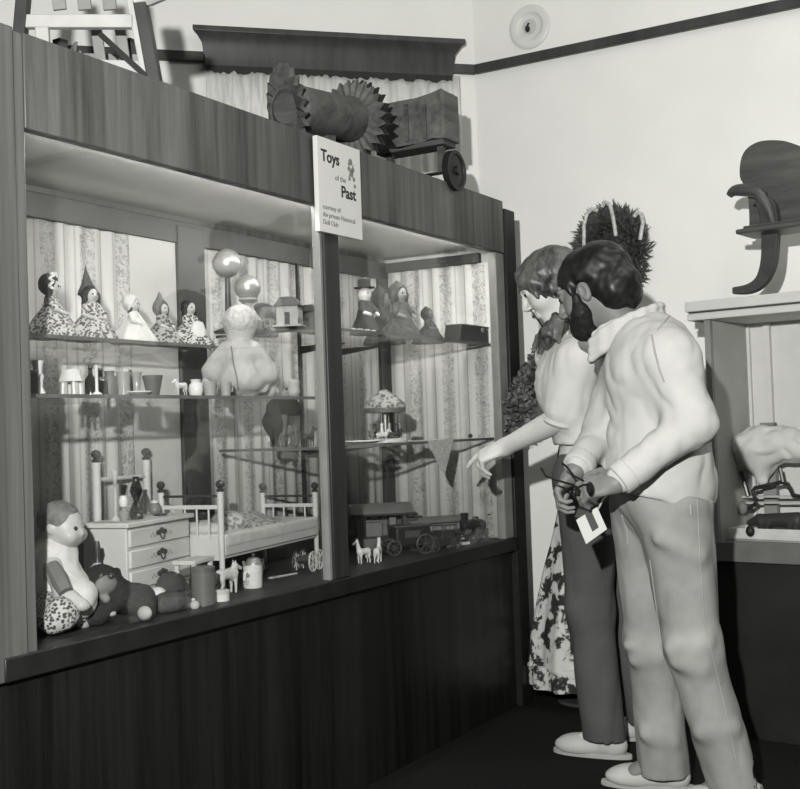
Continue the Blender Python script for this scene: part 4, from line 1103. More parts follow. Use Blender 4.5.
# dark box at the left edge and shiny balls, drum and tin houses on the right top shelf
def lathe_thing(name, label, cat, x, y, z, prof, mat, rz=0, group=None, n=32, part='body'):
    o = thing(name, label, cat, (x, y, z), rz, group); MB().lathe(prof, None, n).build(part, mat, o, smooth=40); return o
M_chrome = plain('mirror_metal', .50, .30, metal=.55, var=.03); M_chrome2 = plain('dull_metal', .34, .38, metal=.5, var=.05)
M_tin = plain('dark_tin', .06, .4, metal=.3); M_wht = plain('china_white', .55, .3, var=.03)
zr = ZR1+.0008
px_, y_ = 229, .40; x = sx(px_, y_, zr); zc = hit(230, 264, 'y', y_).z
o = thing('gazing_ball', 'shiny silver ball on a thin dark stand, the higher of the two balls', 'ball', (x, y_, zr)); r = 14.5/FPX*dep(o.location)
MB().ball((0, 0, zc-zr), r, 28, 18).build('ball', M_chrome, o); MB().lathe([(.05, 0), (.05, .006), (.012, .02), (.008, zc-zr-r*.9), (.02, zc-zr-r*.85), (0, zc-zr-r*.8)]).build('stand', M_tin, o)
px_, y_ = 249, .30; x = sx(px_, y_, zr); zc = hit(248, 288, 'y', y_).z
o = thing('gazing_ball', 'shiny dark grey ball on a turned pale foot, the lower of the two balls', 'ball', (x, y_, zr)); r = 13/FPX*dep(o.location)
MB().ball((0, 0, zc-zr), r, 28, 18).build('ball', M_chrome2, o); MB().lathe([(.045, 0), (.045, .03), (.03, .05), (.018, .07), (.018, zc-zr-r*1.2), (.032, zc-zr-r*.95), (.03, zc-zr-r*.8), (0, zc-zr-r*.7)]).build('foot', plain('grey_tin', .2, .4), o)
px_, y_ = 263, .43; x = sx(px_, y_, zr)
o = thing('toy_drum', 'dark round box with a domed lid standing behind the lower ball', 'box', (x, y_, zr)); k = .055
MB().lathe([(k, 0), (k, .06)], None, 32).build('drum_body', printed('drum_print', .05, .16, 60), o); MB().lathe([(k*1.05, .06), (k*1.05, .075), (k*.9, .10), (k*.4, .115), (0, .12)]).build('lid', M_tin, o)
# tin house and coach on the left edge of the right top shelf
def tin_house(label, px, y, z, w, d_, h, rz, wall, roof, nwin, name='toy_house', cat='toy house', roof_h=.3):
    x = sx(px, y, z); o = thing(name, label, cat, (x, y, z), rz)
    boxes('walls', wall, o, [((-w/2, -d_/2, 0), (w/2, d_/2, h*(1-roof_h)))], .002)
    m = MB(); e = .008; z0 = h*(1-roof_h)
    m.prism([(-d_/2-e, z0), (d_/2+e, z0), (d_/2*.6, h), (-d_/2*.6, h)], w+2*e, Matrix.Translation((-w/2-e, 0, 0)) @ Matrix(((0,1,0,0),(1,0,0,0),(0,0,1,0),(0,0,0,1)))); m.build('roof', roof, o, bevel=.001)
    for i in range(nwin):
        cx = -w/2+w*(i+.5)/nwin; ww = w/nwin*.28
        for s_ in (-1, 1): boxes('window', plain('tin_window', .35, .3), o, [((cx-ww, s_*(d_/2+.001)-.001, z0*.42), (cx+ww, s_*(d_/2+.001)+.001, z0*.82))], 0)
    boxes('door', plain('tin_door', .03, .5), o, [((-w/2-.002, -d_*.12, 0), (-w/2, d_*.12, z0*.7))], 0)
    boxes('plinth', plain('tin_plinth', .25, .5), o, [((-w/2-.012, -d_/2-.012, -.0), (w/2+.012, d_/2+.012, .006))], 0)
    return o
tin_house('small tin toy house with a dark roof on the glass shelf by the balls', 290, .16, zr, .085, .07, .095, R(25), plain('tin_wall', .26, .4), plain('tin_roof', .05, .4), 2)
tin_house('dark tin toy coach next to the small tin house, close to the mullion', 318, .22, zr, .15, .08, .09, R(5), plain('tin_wall_dark', .08, .4), plain('tin_roof', .05, .4), 4, 'toy_coach', 'toy coach', .25)
# ---- second shelf, left bay
zs = Z2+.0008
def sp_(px, y=.13): return sx(px, y, zs), y
x, y = sp_(38); lathe_thing('vase', 'white waisted china vase at the far left of the second shelf', 'vase', x, y, zs, [(.016, 0), (.018, .004), (.011, .02), (.013, .034), (.016, .044), (.010, .052), (.012, .07), (.016, .082), (.014, .082), (.0, .06)], M_wht)
x, y = sp_(30, .10); o = thing('box', 'small black box tucked beside the corner post on the second shelf', 'box', (x, y, zs)); boxes('box_body', M_black, o, [((-.02, -.015, 0), (.014, .03, .05))], .002); boxes('box_lid', M_tin, o, [((-.021, -.016, .05), (.015, .031, .056))], .001)
x, y = sp_(72, .17); o = thing('toy_table', 'tiny white draped table with thin legs on the second shelf', 'toy table', (x, y, zs), R(15))
MB().lathe([(.031, .036), (.027, .050), (.022, .066), (.0, .068)], None, 24, lambda a, t: .06*math.sin(a*6)*(1-t)).build('cloth', M_dwhite, o)
for i, (a, b) in enumerate(((.016, .016), (-.016, .016), (.016, -.016), (-.016, -.016))): MB().tube([(a, b, 0), (a*.9, b*.9, .045)], .004, 8).build('leg', M_wht if i else M_dwhite, o)
for i, (px, h, r, lab) in enumerate(((91, .075, .015, 'dark glass bottle, tall and narrow, left of the white candle stick'), (101, .07, .016, 'black bottle just right of the white candle stick'))):
    x, y = sp_(px, .2); o = lathe_thing('bottle', lab, 'bottle', x, y, zs, [(r, 0), (r, h*.6), (r*.4, h*.75), (r*.35, h*.95), (r*.5, h), (0, h)], plain('dark_glass', .015, .12, spec=.6), group='dark bottles on the second shelf')
    MB().lathe([(r*.38, h), (r*.38, h*1.08), (0, h*1.09)]).build('stopper', M_tin, o)
x, y = sp_(97, .12); o = lathe_thing('candlestick', 'thin white candle stick between two dark bottles', 'candlestick', x, y, zs, [(.013, 0), (.012, .004), (.004, .010), (.004, .07), (.006, .074), (0, .08)], M_wht)
x, y = sp_(110, .22); o = lathe_thing('jug', 'grey stoneware jug beside the glass beakers', 'jug', x, y, zs, [(.018, 0), (.022, .02), (.020, .045), (.012, .06), (.014, .07), (.010, .07), (0, .05)], plain('stoneware', .10, .5)); MB().tube([(.018, 0, .055), (.036, 0, .05), (.036, 0, .03), (.021, 0, .022)], .004, 8).build('handle', plain('stoneware', .10, .5), o)
M_cut = plain('cut_glass', .24, .15, spec=.6)
for px, lab in ((124, 'small cut glass beaker with a pale rim, left one of the pair'), (137, 'small cut glass beaker with a pale foot, right one of the pair')):
    x, y = sp_(px, .13); o = lathe_thing('beaker', lab, 'glass', x, y, zs, [(.014, 0), (.015, .003), (.009, .012), (.011, .05), (.016, .062), (.014, .062), (0, .02)] if px > 130 else [(.016, 0), (.016, .035), (.018, .062), (.016, .062), (0, .006)], M_cut, group='glass beakers on the second shelf')
x, y = sp_(131, .17); o = lathe_thing('bottle', 'little black bottle between the two cut glass beakers', 'bottle', x, y, zs, [(.010, 0), (.010, .045), (.004, .055), (.004, .062), (0, .062)], M_black, group='dark bottles on the second shelf'); MB().ball((0, 0, .066), .006, 10, 8).build('stopper', M_tin, o)
x, y = sp_(139, .10); o = lathe_thing('saucer', 'white saucer lying in front of the cut glass beakers', 'saucer', x, y, zs, [(.015, 0), (.034, .008), (.033, .010), (0, .004)], M_wht)
x, y = sp_(153, .09); o = lathe_thing('flowerpot', 'small dark tapered pot near the front of the second shelf', 'pot', x, y, zs, [(.017, 0), (.025, .042), (.027, .042), (.027, .052), (.023, .052), (.02, .03), (0, .03)], plain('dark_clay', .07, .6)); 
def animal(name, label, cat, x, y, z, s, rz, mat, neck=.5, leg=.45, head=.14, tail=True, mane=None, group=None, hh=None, ears=True):
    """standing four-legged toy, nose along +y, s = shoulder height"""
    o = thing(name, label, cat, (x, y, z), rz, group); S = SDF(); L_ = s*1.0
    S.cap((0, -.38*L_, s*.80), (0, .32*L_, s*.80), s*.21, s*.23, s*.08); S.ell((0, .30*L_, s*.76), (s*.2, s*.2, s*.27), None, s*.1); S.ell((0, -.36*L_, s*.78), (s*.2, s*.2, s*.24), None, s*.1)
    nk = Vector((0, (.40+.25*neck)*L_, s*(.95+.75*neck))); S.cap((0, .38*L_, s*.85), nk, s*.17, s*.11, s*.08)
    S.cap(nk, nk+Vector((0, s*.34, -s*.16)), s*.12, s*.075, s*.05)
    if ears:
        for q in (-1, 1): S.cap(nk+Vector((q*s*.06, 0, s*.08)), nk+Vector((q*s*.08, -s*.03, s*.22)), s*.04, s*.018, s*.02)
    for q in (-1, 1):
        S.cap((q*s*.13, .34*L_, s*.62), (q*s*.13, .36*L_, s*.34), s*.09, s*.06, s*.05); S.cap((q*s*.13, .36*L_, s*.34), (q*s*.13, .35*L_, s*.045), s*.055, s*.05, s*.02)
        S.cap((q*s*.13, -.42*L_, s*.66), (q*s*.13, -.36*L_, s*.40), s*.11, s*.07, s*.05); S.cap((q*s*.13, -.36*L_, s*.40), (q*s*.13, -.46*L_, s*.28), s*.06, s*.05, s*.03); S.cap((q*s*.13, -.46*L_, s*.28), (q*s*.13, -.44*L_, s*.045), s*.048, s*.05, s*.02)
    if tail: S.cap((0, -.55*L_, s*.88), (0, -.68*L_, s*.45), s*.05, s*.03, s*.03)
    S.cut((0, 0, .0005), -UP); solid('body', S, max(s*.03, .0018), mat, o)
    if mane:
        S = SDF(); S.cap((0, .30*L_, s*1.02), nk+Vector((0, -s*.06, s*.06)), s*.07, s*.06, s*.03); solid('mane', S, max(s*.03, .0018), mane, o)
    for q in (-1, 1): MB().ball(nk+Vector((q*s*.085, s*.13, -s*.01)), s*.022, 8, 6).build('eye', M_eye, o)
    return o
x, y = sp_(181, .12); animal('toy_lamb', 'little white woolly lamb lying low on the second shelf beside the dark pot', 'toy lamb', x, y, zs, .036, R(80), M_dwhite, .3)
x, y = sp_(196, .11); o = lathe_thing('pitcher', 'small white pitcher by the knee of the seated white doll', 'pitcher', x, y, zs, [(.016, 0), (.021, .015), (.018, .03), (.012, .038), (.015, .046), (.012, .046), (0, .03)], M_wht); MB().tube([(.014, 0, .04), (.03, 0, .036), (.028, 0, .016), (.02, 0, .012)], .003, 8).build('handle', M_wht, o)
for px, lab, w in ((210, 'pale grey cup, left one of two in front of the seated white doll', .020), (226, 'pale grey cup, right one of two in front of the seated white doll', .017)):
    x, y = sp_(px, .09); o = lathe_thing('cup', lab, 'cup', x, y, zs, [(w*.75, 0), (w, .04), (w*.92, .04), (w*.65, .006), (0, .006)], plain('grey_china', .27, .4), group='cups in front of the white doll'); MB().tube([(w*.9, 0, .034), (w+.013, 0, .028), (w+.011, 0, .014), (w*.78, 0, .010)], .0028, 8).build('handle', plain('grey_china', .27, .4), o)
# big baby doll in white on the second shelf, seen from behind
y = .168; x = sx(240, y, zs); bdz = dep((x, y, zs)); k = 1/FPX*bdz
o = thing('doll', 'large fair-haired baby doll in a white gown seated on the second shelf', 'doll', (x, y, zs), R(25))
OI = (Matrix.Translation(o.location) @ Matrix.Rotation(R(25), 4, 'Z')).inverted(); Q = lambda px, py, dz=0: OI @ at(px, py, bdz+dz)
S = SDF(); S.ell(Q(240, 325), (.047, .050, .052), None, .01); S.cap(Q(240, 335), Q(240, 350), .03, .03, .02); S.cap(Q(240, 355), Q(242, 385), .045, .05, .03)
for a, b, c in (((224, 352), (212, 370), (205, 386)), ((256, 352), (268, 372), (264, 388))): S.cap(Q(*a), Q(*b), .022, .018, .02); S.cap(Q(*b), Q(*c), .018, .015, .01)
for q in (-1, 1): S.cap(Q(242+q*8, 388, -.01), Q(242+q*18, 391, .10), .024, .018, .02)
S.cut((0, 0, .001), -UP); solid('body', S, .004, M_dollskin, o)
S = SDF(); S.ell(Q(240, 321, -.004), (.051, .053, .050), None, .01); S.ell(Q(246, 334, .05), (.05, .045, .05), None, .01, 'sub'); solid('hair', S, .004, plain('fair_doll_hair', .36, .8, var=.25, scale=90), o, hair_disp(8, .002, 300, (1, 1, 1)))
S = SDF(); S.cap(Q(240, 352), Q(241, 372), .052, .066, .03); S.ell(Q(241, 382), (.088, .080, .045), None, .03)
for a, b in (((226, 352), (211, 372)), ((256, 352), (269, 374))): S.cap(Q(*a), Q(*b), .030, .030, .02)
S.cut((0, 0, .001), -UP); solid('gown', S, .004, plain('gown_cloth', .31, .9, var=.06), o, wrinkle(31, .004, 110))
MB().tube([Q(231, 346, -.065), Q(233, 362, -.078), Q(237, 378, -.09), Q(238, 390, -.092)], .0022, 6).build('sash', plain('grey_ribbon', .16, .8), o)
for px, lab, an_ in ((272, 'pale baby shoe nearest the seated white doll', 20), (291, 'pale baby shoe with a dark strap, right of the other shoe', 60)):
    x, y = sp_(px, .14); o = thing('baby_shoe', lab, 'shoe', (x, y, zs), R(an_), 'baby shoes on the second shelf'); S = SDF()
    S.ell((-.022, 0, .016), (.022, .018, .016), None, .01); S.ell((.016, 0, .014), (.028, .020, .015), None, .012); S.cap((-.022, 0, .02), (-.026, 0, .046), .016, .018, .01); S.cap((-.026, 0, .03), (-.028, 0, .07), .012, .014, .003, 'sub'); S.cut((0, 0, .0005), -UP)
    solid('upper', S, .0025, plain('kid_leather', .33, .6), o); MB().tube([(-.005, -.020, .024), (-.006, 0, .034), (-.005, .020, .024)], .003, 8).build('strap', M_ddark if px > 280 else plain('kid_strap', .25, .6), o)
# ---- right bay, top shelf
yr = .26
def sr(px, y, z=zr): return sx(px, y, z)
o = small_doll('small dark clown doll with a white face and brimmed hat on the right top shelf', sr(366, .16), .16, zr, .19, R(170), M_ddark, 'topper', M_ddark, None, M_wht, wide=.8)
o = small_doll('dark doll wrapped in a shawl, behind the clown doll', sr(384, .37), .37, zr, .235, R(190), M_ddark, 'hood', plain('shawl', .035, .9, var=.3, scale=50), None, M_dollskin_d, hat_h=.08, wide=1.0)
o = small_doll('dark doll with a grey face and print shawl, tallest on the right top shelf', sr(401, .19), .19, zr, .225, R(165), plain('dark_print_cloth', .05, .9, var=.6, scale=70), 'hood', plain('dark_print_cloth', .05, .9, var=.6, scale=70), M_dhair, plain('doll_grey_face', .2, .6), hat_h=.05, wide=1.0)
o = small_doll('small black hooded doll standing alone right of the shawl dolls', sr(429, .22), .22, zr, .15, R(180), M_ddark, 'hood', M_dhair, None, M_dollskin_d, hat_h=.05, wide=1.25)
for c in bpy.data.objects:
    if c.get('group') == 'costumed dolls on the top shelf' and c.location.x > 1.25: c['group'] = 'dark dolls on the right top shelf'
x0, x1 = sr(450, .12), sr(494, .12)
o = thing('instrument_case', 'long dark box with sloping ends at the right end of the top shelf', 'box', ((x0+x1)/2, .125, zr)); w = (x1-x0)/2
MB().prism([(-w, 0), (w, 0), (w*.86, .055), (-w*.9, .065)], .075, Matrix.Translation((0, -.05, 0))).build('box_body', plain('dark_case_leather', .028, .5), o, bevel=.004); boxes('box_lid', plain('dark_case_lid', .045, .5), o, [((-w*.88, -.052, .060), (w*.84, .027, .070))], .003); boxes('clasp', M_chrome2, o, [((-.01, -.055, .045), (.01, -.05, .062))], .001)
o = thing('bead_string', 'string of small shiny beads along the front of the right top shelf', 'beads', (sr(362, .085), .085, zr)); m = MB()
for i in range(22): 
    q = MB().ball((-.055+.0065*i, .010*math.sin(i*.9), .0045), .0042, 10, 8).build('bead', M_chrome if i % 3 else M_wht, o)
MB().tube([(-.055+.0065*i, .010*math.sin(i*.9), .0045) for i in range(22)], .0010, 6).build('thread', M_tin, o)
# ---- right bay, second shelf: carousel, toys by its left edge
z2 = ZR2+.0008
y = .20; x = sx(386, y, z2); o = thing('toy_carousel', 'tin toy carousel with a pointed canopy and small riders on the right second shelf', 'carousel', (x, y, z2)); kk = dep((x, y, z2))/FPX
r = 20*kk; H_ = 54*kk
M_tinp = printed('tin_print', .12, .42, 70, .45, rough=.35)
MB().lathe([(r*1.05, 0), (r*1.05, .010), (r*.95, .014), (0, .016)]).build('platform', M_wht, o); MB().tube([(0, 0, .01), (0, 0, H_*.95)], .008, 12).build('pole', M_chrome2, o)
MB().lathe([(r*1.02, H_*.62), (r*1.04, H_*.66), (r*1.02, H_*.72), (r*.6, H_*.86), (r*.15, H_*.97), (0, H_)], None, 40, lambda a, t: .02*math.sin(a*12)).build('canopy', M_tinp, o, smooth=60)
MB().lathe([(r*1.03, H_*.55), (r*1.04, H_*.64), (r*1.0, H_*.64), (r*.99, H_*.55)], None, 48, lambda a, t: .01*math.sin(a*16)).build('valance', plain('grey_valance', .11, .5), o)
MB().ball((0, 0, H_*1.01), .008).build('finial', M_tin, o)
for i in range(6):
    a = 2*math.pi*i/6+.3; c = Vector((r*.74*math.cos(a), r*.74*math.sin(a), .03)); S = SDF(); t = Vector((-math.sin(a), math.cos(a), 0))
    S.cap(c-t*.016, c+t*.014, .008, .009, .004); S.cap(c+t*.014, c+t*.024+UP*.016, .006, .005, .003); S.cap(c+t*.024+UP*.016, c+t*.034+UP*.010, .005, .003, .002); S.cap(c, c+UP*.026, .007, .006, .004); S.ell(c+UP*.036, (.007,)*3, None, .002)
    for s_ in (-1, 1): S.cap(c+t*.012*s_, c+t*.016*s_-UP*.014, .003, .0025, .002)
    solid('rider', S, .002, [M_wht, M_tin, plain('grey_rider', .2, .5)][i % 3], o); MB().tube([c+UP*-.02, c+UP*(H_*.6-.03)], .0018, 6).build('rod', M_chrome, o)
o = lathe_thing('plate', 'white china plate under the toy carousel', 'plate', x, .135, z2, [(.03, 0), (.078, .010), (.076, .013), (.03, .004), (0, .004)], M_wht); o.location = (sx(372, .10, z2), .135, z2)
o = thing('doily', 'white pointed cloth hanging down over the edge of the right second shelf', 'cloth', (sx(440, .058, z2), .058, z2)); k3 = dep(o.location)/FPX
a = (sx(428, .052, z2)-o.location.x); b = (sx(454, .052, z2)-o.location.x); zb_ = hit(440, 475, 'y', .052).z-z2
vs = [(a, .16, .001), (b, .16, .001), (a, -.0035, .001), (b, -.0035, .001), ((a+b)/2-.012, -.0035, zb_+.02), ((a+b)/2+.02, -.0035, zb_)]
q = MB().add(vs, [(0, 2, 3, 1), (2, 4, 5, 3)]).build('cloth', M_lace, o, smooth=0); mm = q.modifiers.new('t', 'SOLIDIFY'); mm.thickness = .0015; mm.offset = 1
for i, (px, ln, lab) in enumerate(((418, .10, 'flat dark toy lying on the shelf right of the carousel'), (474, .12, 'flat dark toy with a bent end lying near the right end of the shelf'))):
    o = thing('flat_toy', lab, 'toy', (sx(px, .18, z2), .18, z2), R(12)); S = SDF(); S.cap((-ln/2, 0, .009), (ln/2, 0, .007), .009, .007, .005); S.cap((ln/2, 0, .007), (ln/2+.02, .03, .012), .006, .005, .004); S.cut((0, 0, .0005), -UP)
    solid('toy_body', S, .0025, M_tin, o); MB().tube([(-ln*.3, -.012, .005), (ln*.1, -.012, .005)], .004, 8).build('bar', M_metal, o)
y = .30; x = sx(285, y, z2); animal('toy_donkey', 'big grey stuffed donkey with a dark saddle cloth below the large white doll', 'toy animal', x, y, z2, .150, R(-75), plain('grey_felt', .085, .95, var=.2), .25, group=None)
dk = [o for o in bpy.data.objects if o.name.startswith('toy_donkey')][0]
S = SDF(); S.cap((0, -.05, .126), (0, .045, .126), .042, .044, .02); S.cut((0, 0, .105), -UP); solid('saddle_cloth', S, .005, plain('black_felt', .012, .95), dk)
S = SDF(); S.cap((0, -.085, .135), (0, -.108, .085), .022, .03, .02); S.cap((0, -.108, .085), (0, -.095, .02), .03, .012, .02); solid('tail_hair', S, .005, plain('black_felt', .012, .95), dk, hair_disp(3, .003, 200))
x = sx(309, .17, z2); animal('toy_horse', 'tiny dark standing toy horse on the left corner of the right second shelf', 'toy horse', x, .17, z2, .042, R(-100), M_black, .7, mane=M_dhair)
x = sx(325, .15, z2); o = thing('lace_mat', 'crumpled white lace piece behind the tiny dark horse', 'lace', (x-.02, .33, z2)); S = SDF(); S.ell((0, 0, .03), (.05, .015, .032), None, .01); S.ell((.05, .01, .02), (.04, .012, .022), None, .01); S.cut((0, 0, .0005), -UP); solid('lace', S, .004, M_lace, o, wrinkle(52, .006, 150))
# ================================================================== toys on the floor of the case
zd = ZS-.0035
M_enam = plain('doll_furniture_white', .46, .5, var=.04)
M_knob = plain('dark_finial', .04, .25, spec=.6)
M_slot = plain('dark_gap', .02, .8)
# ---- chest of drawers
rzd = R(11); e1 = Vector((math.cos(rzd), math.sin(rzd), 0)); e2 = Vector((-math.sin(rzd), math.cos(rzd), 0))
c0 = Vector((sx(128, .27, zd+.15), .27, zd)); wD = (along(c0+UP*.2, e1, 190)-c0-UP*.2).length; dD = .145
hD = hit(128, 523, 'y', .27).z-zd
dr_ = thing('dresser', 'white toy chest of drawers with dark drop handles on the case floor', 'toy dresser', c0, rzd)
boxes('carcass', M_enam, dr_, [((0, .004, .03), (wD, dD, hD-.014))], .003)
boxes('dresser_top', M_enam, dr_, [((-.012, -.010, hD-.014), (wD+.010, dD, hD))], .003)
boxes('plinth', M_enam, dr_, [((.004, .008, 0), (wD-.004, dD-.004, .032))], .002)
nd = 3; hh_ = (hD-.014-.04)/nd
for i in range(nd):
    z0 = .038+hh_*i
    f_ = boxes('drawer', M_enam, dr_, [((.010, -.003, z0+.005), (wD-.010, .010, z0+hh_-.005))], .003)
    cx = wD*.5; cz = z0+hh_*.52
    m = MB()
    for q in (-1, 0, 1): m.ball((cx+q*.016, -.0045, cz+.004+(.005 if q == 0 else 0)), (.014, .003, .008), 14, 8)
    m.build('handle_plate', M_tin, f_); 
    MB().tube([(cx+.011*math.cos(a), -.008, cz-.002+.013*math.sin(a)) for a in [math.pi*(1+k/12) for k in range(13)]], .0022, 6).build('handle', M_tin, f_)
    m = MB()
    for q in (-1, 1):
        for k in range(3): m.ball((cx+q*(.036+.009*k), -.0035, cz+(.004 if k % 2 else -.003)), (.006, .0012, .004), 10, 6)
    m.build('decoration', plain('faded_decal', .30, .6), f_)
DT = zd+hD+.0005
def on_top(px, dy): p = along(c0+e2*dy+UP*hD, e1, px); return Vector((p.x, p.y, DT))
# lamps and glass on the dresser
q = on_top(124, .06); o = thing('toy_lamp', 'tiny oil lamp with a white glass shade on the white dresser', 'lamp', q); k = dep(q)/FPX
MB().lathe([(.010, 0), (.016, 5*k), (.016, 8*k), (.006, 12*k), (.005, 15*k), (0, 15*k)]).build('font', plain('clear_lamp_glass', .22, .1, spec=.6), o); MB().lathe([(.010, 14*k), (.014, 19*k), (.010, 25*k), (.006, 25*k), (0, 24*k)]).build('lamp_shade', M_wht, o)
q = on_top(137, .05); o = thing('toy_lamp', 'dark glass oil lamp with a tall black shade on the white dresser', 'lamp', q)
MB().lathe([(.018, 0), (.019, 3*k), (.014, 6*k), (.020, 9*k), (.014, 14*k), (.007, 18*k), (0, 18*k)]).build('font', plain('dark_glass', .015, .12, spec=.6), o); MB().lathe([(.008, 18*k), (.013, 23*k), (.019, 28*k), (.014, 35*k), (.009, 39*k), (.010, 43*k), (.007, 43*k), (0, 38*k)]).build('lamp_shade', plain('dark_glass', .015, .12, spec=.6), o)
q = on_top(116, .09); o = thing('bud_vase', 'tall thin pale glass vase on the white dresser, left of the lamps', 'vase', q)
MB().lathe([(.016, 0), (.014, .004), (.005, .012), (.005, 40*k), (.011, 50*k), (.009, 50*k), (0, 14*k)]).build('body', plain('pale_glass', .42, .12, spec=.6), o)
q = on_top(155, .10); o = thing('toy_jar', 'small dark jar with a white lid near the right end of the dresser top', 'jar', q)
MB().lathe([(.014, 0), (.020, 4*k), (.018, 9*k), (.010, 12*k), (0, 12*k)]).build('body', plain('grey_jar', .14, .4), o); MB().lathe([(.011, 12*k), (.011, 14*k), (.004, 15*k), (0, 17*k)]).build('lid', M_wht, o)
q = on_top(160, .055); o = thing('toy_tray', 'flat dark dish on the right end of the white dresser top', 'dish', q); MB().lathe([(.018, 0), (.024, .004), (.022, .004), (0, .0015)]).build('dish', M_tin, o)
# ---- doll beds
def bed(label, A0, ang, ln, wd, hs, mat_h, th, group='white doll beds'):
    """near-left post at A0; hs = heights of the four posts"""
    o = thing('doll_bed', label, 'doll bed', A0, ang, group)
    for i, (x, y) in enumerate(((0, 0), (0, wd), (ln, 0), (ln, wd))):
        h = hs[i]; p = MB().tube([(x, y, 0), (x, y, h*.5), (x, y, h-.030)], [.0075, .0095, .010], 14).build('post', M_enam, o)
        MB().lathe([(.010, h-.032), (.012, h-.026), (.006, h-.021), (.012, h-.016), (.014, h-.008), (.010, h), (0, h+.004)], Matrix.Translation((x, y, 0)), 16).build('finial', M_knob, p)
    for x, hz_ in ((0, hs[0]), (ln, hs[2])):
        MB().tube([(x, 0, hz_-.045), (x, wd, hz_-.045)], .004, 8).build('rail', M_knob, o)
        MB().box((x-.004, 0, mat_h-.06), (x+.004, wd, mat_h+.002)).build('end_board', M_enam, o, bevel=.002)
        MB().box((x-.004, 0, hz_-.085), (x+.004, wd, hz_-.072)).build('cross_bar', M_enam, o, bevel=.002)
        for k_ in range(1, 5): MB().tube([(x, wd*k_/5, mat_h), (x, wd*k_/5, hz_-.075)], .0032, 8).build('spindle', M_enam, o)
    for y in (0, wd): MB().box((0, y-.005, mat_h-.055), (ln, y+.005, mat_h-.025)).build('side_rail', M_enam, o, bevel=.002)
    S = SDF(); S.box((ln/2, wd/2, mat_h-.002), (ln/2-.014, wd/2+.006, th/2-.006), None, .008, .01); solid('mattress', S, .005, M_dwhite, o, wrinkle(3, .0015, 90))
    MB().box((.005, -.012, mat_h-.045), (ln-.005, -.007, mat_h+.012)).build('valance', plain('bed_linen', .42, .9, var=.04), o, bevel=.002)
    S = SDF(); S.ell((.055, wd/2, mat_h+.030), (.045, wd*.40, .024), None, .01); solid('pillow', S, .004, plain('bed_linen', .42, .9, var=.04), o)
    return o
bA = Vector((sx(222, .24, zd+.1), .24, zd)); bang = R(9); be1 = Vector((math.cos(bang), math.sin(bang), 0)); be2 = Vector((-be1.y, be1.x, 0))
bl = (along(bA+UP*.12, be1, 316)-bA-UP*.12).length; bw = min((along(bA+be1*bl+UP*.2, be2, 251)-bA-be1*bl-UP*.2).length, .21)
hA = hit(222, 481, 'y', bA.y).z-zd; pR = bA+be1*bl; hB = hit(314, 483, 'y', pR.y).z-zd
mh = hit(224, 541, 'y', bA.y-.01).z-zd
bd1 = bed('white doll bed with dark ball finials and a doll tucked in, right of the dresser', bA, bang, bl, bw, (hA, hA, hB, hB), mh, .04)
# sleeping doll under a print cover
o = thing('sleeping_doll', 'doll lying under a print cover in the white bed', 'doll', bA+be2*(bw*.5)+be1*.03+UP*(mh+.013), bang)
S = SDF(); S.ell((.055, 0, .062), (.032, .028, .030), None, .01); S.cap((.08, 0, .045), (.13, 0, .035), .022, .03, .02); S.cap((.12, -.03, .035), (.20, -.05, .030), .012, .010, .01); S.cap((.12, .03, .035), (.20, .05, .030), .012, .010, .01)
S.cap((.16, 0, .02), (.3, 0, .016), .024, .02, .02); S.cut((0, 0, .006), -UP); solid('body', S, .0035, M_dollskin, o)
S = SDF(); S.ell((.052, 0, .068), (.034, .031, .032), None, .01); S.ell((.085, 0, .072), (.03, .026, .03), None, .008, 'sub'); S.cut((0, 0, .006), -UP); solid('hair', S, .0035, M_dhair, o)
S = SDF(); S.cap((.13, 0, .030), (.38, 0, .018), .034, .026, .03); S.ell((.17, 0, .028), (.05, bw*.42, .034), None, .03); S.ell((.30, 0, .008), (bl*.30, bw*.44, .020), None, .03); S.cut((0, 0, .002), -UP); solid('cover', S, .004, printed('cover_print', .14, .34, 60, .45), o, wrinkle(33, .003, 90))
# taller doll bed behind the dresser, seen as posts and rail
q0 = Vector((sx(97, .50, zd+.3), .50, zd)); q1x = sx(147, .525, zd+.3)
o = thing('doll_bed', 'taller white doll bed end with two ball finials, standing behind the dresser', 'doll bed', q0, 0, 'white doll beds'); ln_ = q1x-q0.x; ht_ = hit(97, 451, 'y', .50).z-zd; ht2 = hit(147, 449, 'y', .525).z-zd
del o['group']; del bd1['group']
for x, y, h in ((0, 0, ht_), (ln_, .025, ht2)):
    p = MB().tube([(x, y, 0), (x, y, h*.5), (x, y, h-.034)], [.010, .012, .013], 14).build('post', M_enam, o); MB().lathe([(.012, h-.036), (.014, h-.028), (.007, h-.022), (.014, h-.016), (.016, h-.008), (.011, h), (0, h+.004)], Matrix.Translation((x, y, 0)), 16).build('finial', M_knob, p)
MB().tube([(0, 0, ht_-.085), (ln_, .025, ht2-.085)], .006, 8).build('rail', M_enam, o); MB().bar((0, 0, .16), (ln_, .025, .16), .010, .10).build('end_board', M_enam, o)
